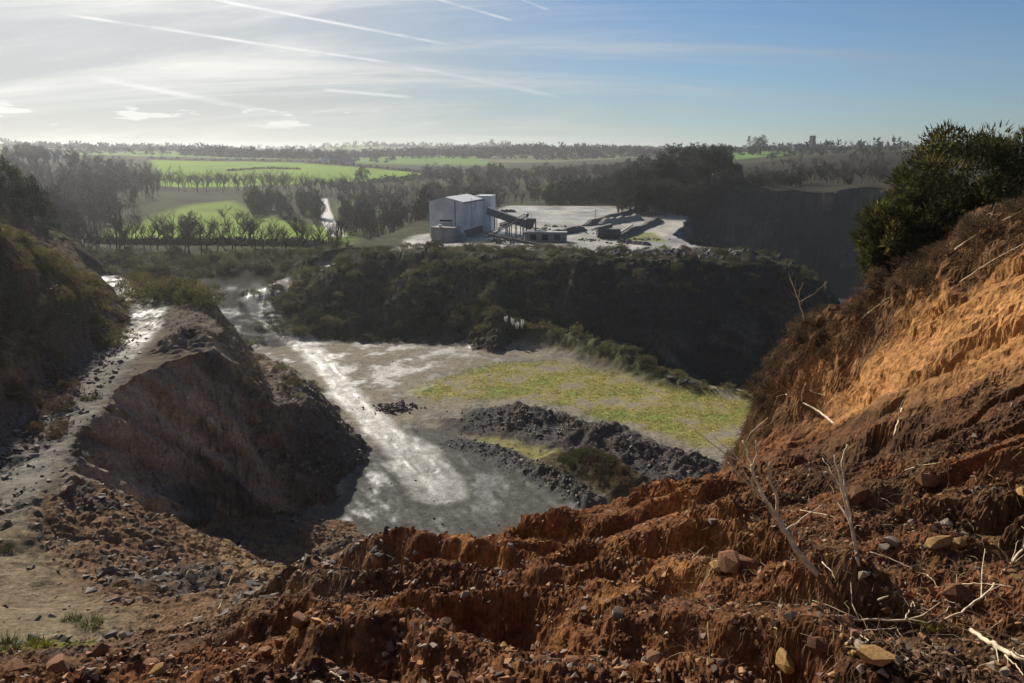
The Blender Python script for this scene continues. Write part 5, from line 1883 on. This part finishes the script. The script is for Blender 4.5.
def rubble(name, label, xs, ys, rs, cols, parent=None, flat=0.7, sink=0.3):
    """loose stones too many and small to pick apart"""
    base = []
    for k in range(8):
        me = stone_mesh(1100 + k, None, 9, flat)
        v = np.empty(len(me.vertices) * 3); me.vertices.foreach_get('co', v)
        f = np.empty(len(me.polygons) * 3, int); me.polygons.foreach_get('vertices', f)
        base.append((v.reshape(-1, 3), f.reshape(-1, 3)))
        bpy.data.meshes.remove(me)
    zs = gzs(xs, ys)
    V, F, C, m = [], [], [], 0
    cols = np.asarray(cols)
    for i in range(len(xs)):
        v, f = base[i % 8]
        M = np.array(Matrix.Rotation(random.uniform(0, 6.28), 3, 'Z') @ Matrix.Rotation(random.uniform(-.7, .7), 3, 'X') @ Matrix.Rotation(random.uniform(-.7, .7), 3, 'Y'))
        w = (v * np.array([random.uniform(.8, 1.4), 1, random.uniform(.7, 1.1)]) * rs[i]) @ M.T + np.array([xs[i], ys[i], zs[i] + rs[i] * (0.5 - sink)])
        V.append(w); F.append(f + m); m += len(v)
        C.append(np.tile(cols[int(rng.integers(len(cols)))] * random.uniform(0.7, 1.3), (len(v), 1)))
    me = mesh_np(name, np.concatenate(V), np.concatenate(F), M_RUBBLE, False, np.concatenate(C))
    o = link(name, me, parent)
    o['kind'] = 'stuff'
    if not parent:
        tag(o, label)
    return o


RED = [(0.24, 0.11, 0.05), (0.16, 0.075, 0.04), (0.33, 0.17, 0.07), (0.10, 0.055, 0.035), (0.26, 0.2, 0.14)]
SLT = [(0.10, 0.086, 0.074), (0.065, 0.057, 0.051), (0.16, 0.13, 0.105), (0.12, 0.085, 0.062)]
BRN = [(0.15, 0.10, 0.065), (0.10, 0.085, 0.07), (0.22, 0.15, 0.09), (0.085, 0.075, 0.07)]
n = 11000
th = np.radians(rng.uniform(-40, 40, n)); rr_ = 4.6 + 12 * rng.random(n) ** 1.25
x_, y_ = rr_ * np.sin(th), rr_ * np.cos(th)
ok = (poly_sd(x_, y_, BANK_POLY) > 0.1) | (rng.random(n) < 0.5)
rubble('soil_crumbs', 'crumbs', x_[ok], y_[ok], np.clip(rng.lognormal(-3.55, 0.45, n), 0.012, 0.075)[ok], RED, FO, 0.8)
n = 3600
th = np.radians(rng.uniform(-39, -8, n)); rr_ = 14 + 42 * rng.random(n) ** 1.1
x_, y_ = rr_ * np.sin(th), rr_ * np.cos(th)
g_ = fbm(x_, y_, 6, 4, 201)
ok = (x_ > -27) & (g_ + 0.4 * rng.random(n) > -0.05) & ((poly_sd(x_, y_, SHELF) > 0) | (rng.random(n) < 0.12))
rubble('slate_rubble', 'slate rubble', x_[ok], y_[ok], (np.clip(rng.lognormal(-2.1, 0.5, n), 0.05, 0.42))[ok], SLT + BRN, FO, 0.55)
n = 3400
t = rng.random(n)
hx = np.interp(t, np.linspace(0, 1, len(HEAP)), [p[0] for p in HEAP]) + rng.normal(0, 2.6, n)
hy = np.interp(t, np.linspace(0, 1, len(HEAP)), [p[1] for p in HEAP]) + rng.normal(-1.0, 2.8, n)
rubble('heap_rubble', 'slate heap', hx, hy, np.clip(rng.lognormal(-2.15, 0.6, n), 0.05, 0.6), SLT + [(0.12, 0.09, 0.07), (0.17, 0.13, 0.1)], TERR['floor'], 0.6)
n = 700
t = rng.random(n)
hx = np.interp(t, np.linspace(0, 1, len(KERB)), [p[0] for p in KERB]) + rng.normal(0, 0.9, n)
hy = np.interp(t, np.linspace(0, 1, len(KERB)), [p[1] for p in KERB]) + rng.normal(0, 0.9, n)
rubble('edge_rubble', 'edge rubble', hx, hy, np.clip(rng.lognormal(-1.9, 0.4, n), 0.06, 0.4), SLT, TERR['floor'], 0.6)
p0 = on(394, 408, 0)
n = 150
rubble('slate_pile', 'slate pile', p0[0] + rng.normal(0, 1.6, n), p0[1] + rng.normal(0, 1.0, n), np.clip(rng.lognormal(-1.2, 0.4, n), 0.15, 0.6), SLT, TERR['floor'], 0.6, 0.1)
# rubble at the foot of the left hillside and along the road edge
n = 1500
t = rng.random(n)
rx = np.interp(t, [0, 0.35, 0.7, 1], [-30, -33, -37.5, -42]) + rng.normal(-0.8, 1.6, n)
ry = np.interp(t, [0, 0.35, 0.7, 1], [38, 50, 63, 78]) + rng.normal(0, 1.5, n)
rubble('hill_foot_rubble', 'rubble', rx, ry, np.clip(rng.lognormal(-2.0, 0.5, n), 0.05, 0.45), [(0.12, 0.08, 0.06), (0.08, 0.06, 0.052), (0.19, 0.14, 0.105)], TERR['hill'], 0.6)
# scree below the spur face and down its back slope
n = 2200
sx = rng.uniform(-32, -14, n); sy = rng.uniform(48, 100, n)
hgt = gzs(sx, sy)
ok = (hgt < 11) & (hgt > 0.6) & (sx < -15 + (sy - 80) * -0.25)
rubble('scree', 'scree', sx[ok], sy[ok], np.clip(rng.lognormal(-1.75, 0.5, n), 0.08, 0.6)[ok], SLT + [(0.13, 0.10, 0.075)], TERR['spur'], 0.6)
n = 900
rx, ry = rng.uniform(18, 62, n), rng.uniform(158, 178, n)
rubble('rim_rubble', 'rim rubble', rx, ry, np.clip(rng.lognormal(-0.9, 0.4, n), 0.2, 1.0), [(0.10, 0.095, 0.09), (0.16, 0.15, 0.14), (0.07, 0.065, 0.06)], TERR['ridge'], 0.6)
n = 420
cx_ = np.repeat(rng.uniform(-6, 56, 14), 30); cy_ = np.repeat(rng.uniform(186, 250, 14), 30)
rubble('yard_rubble', 'yard rubble', cx_ + rng.normal(0, 1.8, n), cy_ + rng.normal(0, 1.4, n), np.clip(rng.lognormal(-0.9, 0.4, n), 0.2, 0.9), [(0.07, 0.066, 0.06), (0.11, 0.10, 0.09)], TERR['ridge'], 0.6)
n = 900
a_ = rng.uniform(0, 6.28, n)
rx, ry = rng.uniform(-38, 8, n), rng.uniform(66, 140, n)
ok = gzs(rx, ry) < 1.2
rubble('floor_stones', 'floor stones', rx[ok], ry[ok], np.clip(rng.lognormal(-2.6, 0.4, n), 0.03, 0.2)[ok], BRN, TERR['floor'], 0.6)
for (u, v) in ((672, 385), (682, 388), (692, 390)):
    p = on(u, v, 0.2)
    link('stone', ST_SLA[u % 6], TERR['floor'], (p[0], p[1], gz(p[0], p[1]) + 0.3), (0.1, 0.2, u), (1.1, 0.8, 0.9))


# ------------------------------------------------------------------ dead branches and bracken
def branch(label, stems, group=None, name='dead_branch'):
    """stems: list of (points (u, v, Y), radius at base, radius at tip); each its own part"""
    pts0 = [at(*p) for p in stems[0][0]]
    base = Vector(pts0[0])
    t = thing(name, label, 'branch', base, 0, group)
    for i, (pp, r0, r1) in enumerate(stems):
        P = np.array([at(*p) for p in pp])
        n = len(P)
        s = np.linspace(0, n - 1, (n - 1) * 5 + 1)
        Q = np.stack([np.interp(s, np.arange(n), P[:, k]) for k in range(3)], 1)
        w = np.random.default_rng(i + int(pp[0][0])).normal(0, 1, Q.shape) * min(0.007, r0 * 0.5)
        w[0] = 0
        Q = Q + w
        m = MB()
        m.tube(Q - np.array(base), np.linspace(r0, r1, len(Q)) * (1.3 if 'upright' in label or 'standing up' in label else 0.92), 6)
        m.build('stem' if i == 0 else 'twig', M_STICK, t, smooth=True)
        if r0 >= 0.012 and 'root' not in label:
            rr = np.random.default_rng(50 + i + int(pp[0][0]))
            for j in range(5):
                k = int(rr.integers(len(Q) // 3, len(Q)))
                d = Q[-1] - Q[0]
                l = np.linalg.norm(d)
                d = d / l + rr.normal(size=3) * 0.6 + np.array([0, 0, 0.3])
                e1 = Q[k] + d * l * 0.10
                e2 = e1 + (d + rr.normal(size=3) * 0.4) * l * 0.10
                w = MB()
                w.tube(np.array([Q[k], e1, e2]) - np.array(base), [0.006, 0.005, 0.003], 4)
                w.build('twig', M_STICK, t)
    return t


def gy(u, v):
    return hit(u, v)[1]


Y1 = gy(822, 582) + 0.05
branch('pale forked dead branch standing up out of the red spoil', [
    ([(823, 581, Y1), (800, 555, Y1 + .12), (779, 522, Y1 + .3), (762, 496, Y1 + .42), (752, 468, Y1 + .55), (743, 440, Y1 + .7)], 0.030, 0.010),
    ([(779, 522, Y1 + .3), (776, 495, Y1 + .3), (768, 478, Y1 + .35), (770, 462, Y1 + .4)], 0.016, 0.006),
    ([(762, 496, Y1 + .42), (744, 480, Y1 + .3), (728, 462, Y1 + .3)], 0.014, 0.005),
    ([(752, 468, Y1 + .55), (757, 455, Y1 + .5), (756, 440, Y1 + .5)], 0.010, 0.004),
    ([(785, 531, Y1 + .25), (800, 520, Y1 + .5), (822, 505, Y1 + .8)], 0.010, 0.004)])
Y2 = gy(858, 566)
branch('bundle of thin pale upright twigs right of the forked branch', [
    ([(859, 566, Y2), (852, 530, Y2 + .2), (843, 490, Y2 + .35), (834, 455, Y2 + .5)], 0.014, 0.005),
    ([(852, 530, Y2 + .2), (846, 490, Y2 + .3), (841, 462, Y2 + .4), (848, 445, Y2 + .5)], 0.009, 0.004),
    ([(846, 500, Y2 + .25), (836, 478, Y2 + .4), (822, 458, Y2 + .6)], 0.008, 0.003),
    ([(855, 545, Y2 + .1), (845, 505, Y2 + .2), (838, 470, Y2 + .3)], 0.007, 0.003)])


def ground_stick(label, pix, r0, r1, lift=0.05, twigs=(), group=None):
    """a stick lying on the ground through these pixels"""
    out = []
    for k, (pp, a, b) in enumerate([(pix, r0, r1)] + list(twigs)):
        q = []
        for (u, v) in pp:
            x, y, z = hit(u, v)
            q.append((u, v, max(4.2, y - lift * 1.6)))
        ym = [p[2] for p in q]
        fit = np.polyfit(range(len(ym)), ym, 1) if len(ym) > 2 else None
        if fit is not None:
            q = [(p[0], p[1], 0.5 * p[2] + 0.5 * float(np.polyval(fit, i)) - 0.03) for i, p in enumerate(q)]
        out.append((q, a, b))
    return branch(label, out, group)


ground_stick('long curved pale branch lying across the spoil to the right edge', [(940, 622), (965, 610), (990, 590), (1005, 570), (1022, 550)], 0.012, 0.017, 0.06,
             [([(985, 594), (1000, 585), (1015, 588)], 0.007, 0.003), ([(1000, 575), (1012, 560), (1018, 540)], 0.007, 0.003)])
ground_stick('thick pale broken stick at the lower right corner', [(971, 630), (990, 643), (1010, 653), (1030, 660)], 0.022, 0.026, 0.06)
ground_stick('thin pale stick lying flat in the middle of the brush', [(815, 612), (860, 620), (905, 620), (940, 623)], 0.012, 0.007, 0.05,
             [([(860, 620), (835, 608), (812, 600)], 0.006, 0.003), ([(905, 620), (915, 605), (912, 600)], 0.006, 0.003)])
ground_stick('looped thin root lying on the spoil below the brush', [(846, 645), (856, 632), (880, 629), (905, 628)], 0.008, 0.005, 0.04, [([(858, 634), (868, 640), (860, 648), (845, 647)], 0.005, 0.003)])
for k, (a, b_, lab) in enumerate((((822, 562), (836, 580), 'short pale twig left of the brush pile'), ((878, 600), (889, 596), 'short upright twig in the brush pile'), ((905, 620), (912, 602), 'short leaning twig in the middle of the brush'),
                                  ((927, 575), (938, 588), 'short pale twig above the long curved branch'), ((962, 584), (1002, 585), 'straight grey stick crossing the curved branch'),
                                  ((870, 552), (912, 568), 'thin pale stick below the two grey stones'), ((945, 600), (962, 608), 'short twig beside the yellow sprig'), ((1005, 655), (1024, 676), 'thin pale twig at the lower right corner'),
                                  ((690, 560), (706, 545), 'short twig beside the red block'), ((330, 672), (345, 683), 'pale splinter of wood at the bottom edge'), ((700, 590), (716, 560), 'thin twig in the red spoil left of the branch'),
                                  ((800, 510), (845, 520), 'thin twig lying behind the forked branch'), ((905, 470), (940, 462), 'dark root on the spoil below the bank'), ((218, 610), (232, 575), 'thin upright twig on the left slope'))):
    m = ((a[0] + b_[0]) / 2 + 1, (a[1] + b_[1]) / 2 - 1)
    ground_stick(lab, [a, m, b_], 0.008, 0.004, 0.05, (), 'twigs scattered on the spoil')
# on the bank
for (lab, pp, r0, r1) in (('grey forked branch on the bank below the big bush', [(955, 250, 18.7), (972, 238, 18.6), (990, 228, 18.5), (1012, 216, 18.4), (1030, 205, 18.4)], 0.035, 0.012),
                          ('long pale root lying along the bank crest', [(862, 318, 19.2), (885, 300, 19.1), (910, 288, 18.9)], 0.022, 0.012),
                          ('bent pale root sticking out of the bank below the crest', [(905, 294, 18.8), (915, 278, 18.7), (922, 268, 18.7)], 0.024, 0.010),
                          ('pale broken branch on the nose of the bank', [(836, 425, 17.2), (820, 412, 17.6), (802, 402, 18.0), (785, 394, 18.4)], 0.040, 0.018),
                          ('short pale stump root at the foot of the ochre face', [(894, 436, 15.0), (899, 420, 15.1), (902, 408, 15.3)], 0.030, 0.018),
                          ('thin curved root hanging at the bank nose', [(802, 383, 19.3), (812, 392, 19.0), (828, 396, 18.6)], 0.014, 0.007),
                          ('bare dead stems standing at the left tip of the bank crest', [(806, 325, 20.4), (799, 302, 20.5), (790, 278, 20.6)], 0.022, 0.008),
                          ('long pale stick on the right of the bank crest', [(960, 282, 18.2), (990, 262, 18.0), (1024, 243, 17.8)], 0.018, 0.012)):
    pp = [(u_, v_, hit(u_, v_)[1] - 0.12) for u_, v_, _ in pp] if 'standing' not in lab else [(806, 325, 23.0), (799, 302, 23.1), (790, 278, 23.2)]
    stems = [(pp, r0, r1)]
    e = pp[len(pp) // 2]
    for s_ in (-1, 1):
        stems.append(([e, (e[0] + s_ * 8 + 8, e[1] - 9, e[2] - .05), (e[0] + s_ * 12 + 16, e[1] - 20, e[2] - .05)], r0 * 0.5, r1 * 0.4))
    branch(lab, stems, 'roots and branches on the right bank')


def strands(name, label, xs, ys, n_dir, length, width, cols, lift=0.03, droop=0.5, seed=0, parent=None):
    rr = np.random.default_rng(seed)
    n = len(xs)
    zs = gzs(xs, ys)
    p = np.stack([xs, ys, zs + lift], 1)
    d = np.asarray(n_dir)[None] + rr.normal(size=(n, 3)) * 0.55
    d /= np.linalg.norm(d, axis=1)[:, None]
    L = (length * rr.uniform(0.4, 1.5, n))[:, None]
    s = np.cross(d, rr.normal(size=(n, 3)))
    s /= np.linalg.norm(s, axis=1)[:, None]
    s *= width * rr.uniform(0.6, 1.4, n)[:, None]
    V, seg = [], 4
    for k in range(seg):
        t = k / (seg - 1)
        c = p + d * L * t + np.array([0, 0, -1.0]) * droop * L * t * t + rr.normal(size=(n, 3)) * 0.05 * L * (t > 0)
        V += [c - s * (1 - 0.8 * t), c + s * (1 - 0.8 * t)]
    V = np.stack(V, 1).reshape(-1, 3)
    b = (np.arange(n) * 2 * seg)[:, None]
    F = []
    for k in range(seg - 1):
        o = 2 * k
        F.append(np.concatenate([b + o, b + o + 1, b + o + 3], 1))
        F.append(np.concatenate([b + o, b + o + 3, b + o + 2], 1))
    C = np.asarray(cols)[rr.integers(len(cols), size=n)] * rr.uniform(0.6, 1.4, (n, 1))
    me = mesh_np(name, V, np.concatenate(F), M_ROOT, False, np.repeat(C, 2 * seg, axis=0))
    o = link(name, me, parent)
    o['kind'] = 'stuff'
    if not parent:
        tag(o, label)
    return o


BR = [(0.15, 0.085, 0.04), (0.10, 0.06, 0.032), (0.22, 0.14, 0.06), (0.07, 0.045, 0.028)]
n = 9000
t = np.clip(np.repeat(rng.random(180), 50) + rng.normal(0, 0.012, n), 0, 1)
cs_ = np.array(CREST_XY)
_cu = np.interp(t, [0, .12, .25, .4, .6, .8, 1], [6.0, 6.8, 8.0, 9.8, 12.2, 14.6, 20])
_cy = np.interp(t, [0, .12, .25, .4, .6, .8, 1], [20.2, 20.2, 20.3, 20.2, 19.8, 19.3, 18.8]) + np.repeat(rng.normal(-0.3, 0.55, 180), 50) + rng.normal(0, 0.12, n)
tk_ = np.linspace(0, 1, len(cs_))
cu = np.interp(t, tk_, cs_[:, 0]) + np.repeat(rng.normal(-0.35, 0.55, 180), 50) + rng.normal(0, .15, n)
cyy = np.interp(t, tk_, cs_[:, 1]) + np.repeat(rng.normal(-0.2, 0.45, 180), 50) + rng.normal(0, .15, n)
strands('dead_bracken', 'brown thatch of dead bracken and roots over the crest of the right bank', cu, cyy, (-0.45, -0.4, 0.3), 0.30, 0.008, BR, 0.02, 0.7, 5)
n = 1100
strands('hanging_roots', 'curtain of brown roots hanging over the nose of the right bank', np.repeat(rng.uniform(7.2, 9.6, 44), 25) + rng.normal(0, .12, n), np.repeat(rng.uniform(21.2, 23.2, 44), 25) + rng.normal(0, .12, n), (-0.6, -0.3, 0.1), 0.5, 0.008, BR, 0.03, 0.9, 6)
n = 4200
th = np.radians(rng.uniform(14, 39, n)); rr_ = rng.uniform(5.6, 14, n)
strands('dead_brush', 'thin dead twigs and roots strewn over the spoil at the right', rr_ * np.sin(th), rr_ * np.cos(th), (-0.4, -0.2, 0.2), 0.26, 0.0045, [(0.42, 0.32, 0.19), (0.22, 0.15, 0.09), (0.12, 0.08, 0.05)], 0.01, 0.3, 8)

for i in range(46):
    k_ = random.random()
    x = float(np.interp(k_, tk_, cs_[:, 0])) + random.gauss(-0.1, 0.35)
    y = float(np.interp(k_, tk_, cs_[:, 1])) + random.gauss(0, 0.35)
    r = random.uniform(0.25, 0.6)
    ob = link('bracken_clump', BRACKEN[i % 3], None, (x, y, gz(x, y) - 0.1 * r), (random.uniform(-.3, .3), random.uniform(-.3, .3), random.uniform(0, 6.28)), (r, r, r * 0.8))
    tag(ob, 'brown dead bracken clump along the crest of the right bank', 'bracken', 'bracken on the crest of the right bank')

# moss and thin grass on the quarry floor
moss_poly = on2([(410, 388), (445, 378), (500, 362), (560, 362), (640, 380), (705, 390), (765, 395), (770, 440), (720, 452), (650, 430), (560, 405), (500, 398), (430, 402)])
n = 26000
gx_, gy_ = rng.uniform(-14, 42, n), rng.uniform(86, 138, n)
k_ = (poly_sd(gx_ + 2 * fbm(gx_, gy_, 6, 4, 201), gy_, moss_poly) < 0.5) & (0.6 * fbm(gx_, gy_, 1.4, 4, 202) + 1.1 * fbm(gx_, gy_, 6, 4, 201) > -0.1)
gx_, gy_ = gx_[k_], gy_[k_]
n = len(gx_)
rr = np.random.default_rng(77)
cc = np.stack([gx_, gy_, gzs(gx_, gy_) - 0.01], 1)
cc = np.repeat(cc, 4, 0) + rr.normal(size=(n * 4, 3)) * np.array([0.10, 0.10, 0])
tcol = np.array([(0.23, 0.20, 0.05), (0.17, 0.16, 0.045), (0.25, 0.21, 0.08)])[rr.integers(3, size=n * 4)]
V, F, C = leaves(cc, rr.normal(size=(n * 4, 3)) * 0.8 + np.array([0, 0, 1.0]), 0.16, 0.07, rr, tcol)
ob = link('floor_grass', mesh_np('floor_grass', V, F, M_LEAF, False, C))
tag(ob, 'thin yellow green grass and moss on the quarry floor', None, None, 'stuff')

# grass tufts at the lower left, and a yellow sprig in the brush


def tuft(label, u, v, r, n, base, tip=None):
    x, y, z = hit(u, v)
    rr = np.random.default_rng(int(u))
    a = rr.uniform(0, 6.28, n)
    q = rr.random(n) ** 0.5 * r
    c = np.stack([np.cos(a) * q, np.sin(a) * q, np.zeros(n) - 0.01], 1)
    g = np.stack([np.cos(a) * 0.5, np.sin(a) * 0.5, np.ones(n)], 1) + rr.normal(size=(n, 3)) * 0.3
    col = np.array(base)[None] * rr.uniform(0.6, 1.5, (n, 1))
    V, F, C = leaves(c, g, r * 0.9, r * 0.06, rr, col)
    me = mesh_np('grass_tuft', V, F, M_LEAF, False, C)
    tag(link('grass_tuft', me, None, (x, y, z)), label, 'grass', 'grass tufts on the slope')


tuft('dark green grass tuft left of a pair on the lower left slope', 72, 622, 0.22, 260, (0.075, 0.085, 0.03))
tuft('dark green grass tuft right of a pair on the lower left slope', 90, 627, 0.26, 300, (0.075, 0.085, 0.03))
tuft('grass tuft at the left edge of the picture on the slope', 3, 552, 0.4, 260, (0.07, 0.08, 0.03))
tuft('grass tuft in the mossy patch at the lower left corner', 4, 648, 0.22, 220, (0.09, 0.10, 0.03))
tuft('yellow green weed sprig in the mossy patch', 35, 648, 0.2, 260, (0.16, 0.17, 0.03))
tuft('bright yellow sprig among the dead brush at the right', 931, 628, 0.09, 90, (0.35, 0.30, 0.03))
tuft('grass tuft on the edge of the spur road', 90, 400, 0.6, 200, (0.07, 0.08, 0.03))

# ------------------------------------------------------------------ haze
HZ = MB()
HZ.box((0, 0, 27), (14600, 14600, 96))
m = bpy.data.materials.new('haze')
m.use_nodes = True
nt = m.node_tree
nt.nodes.remove(nt.nodes['Principled BSDF'])
pv = nt.nodes.new('ShaderNodeVolumePrincipled')
pv.inputs['Color'].default_value = (0.93, 0.95, 1.0, 1)
pv.inputs['Density'].default_value = 0.00014
pv.inputs['Anisotropy'].default_value = 0.55
nt.links.new(pv.outputs[0], nt.nodes['Material Output'].inputs['Volume'])
hz = HZ.build('haze', m)
tag(hz, 'thin pale winter haze over the whole valley', None, None, 'stuff')
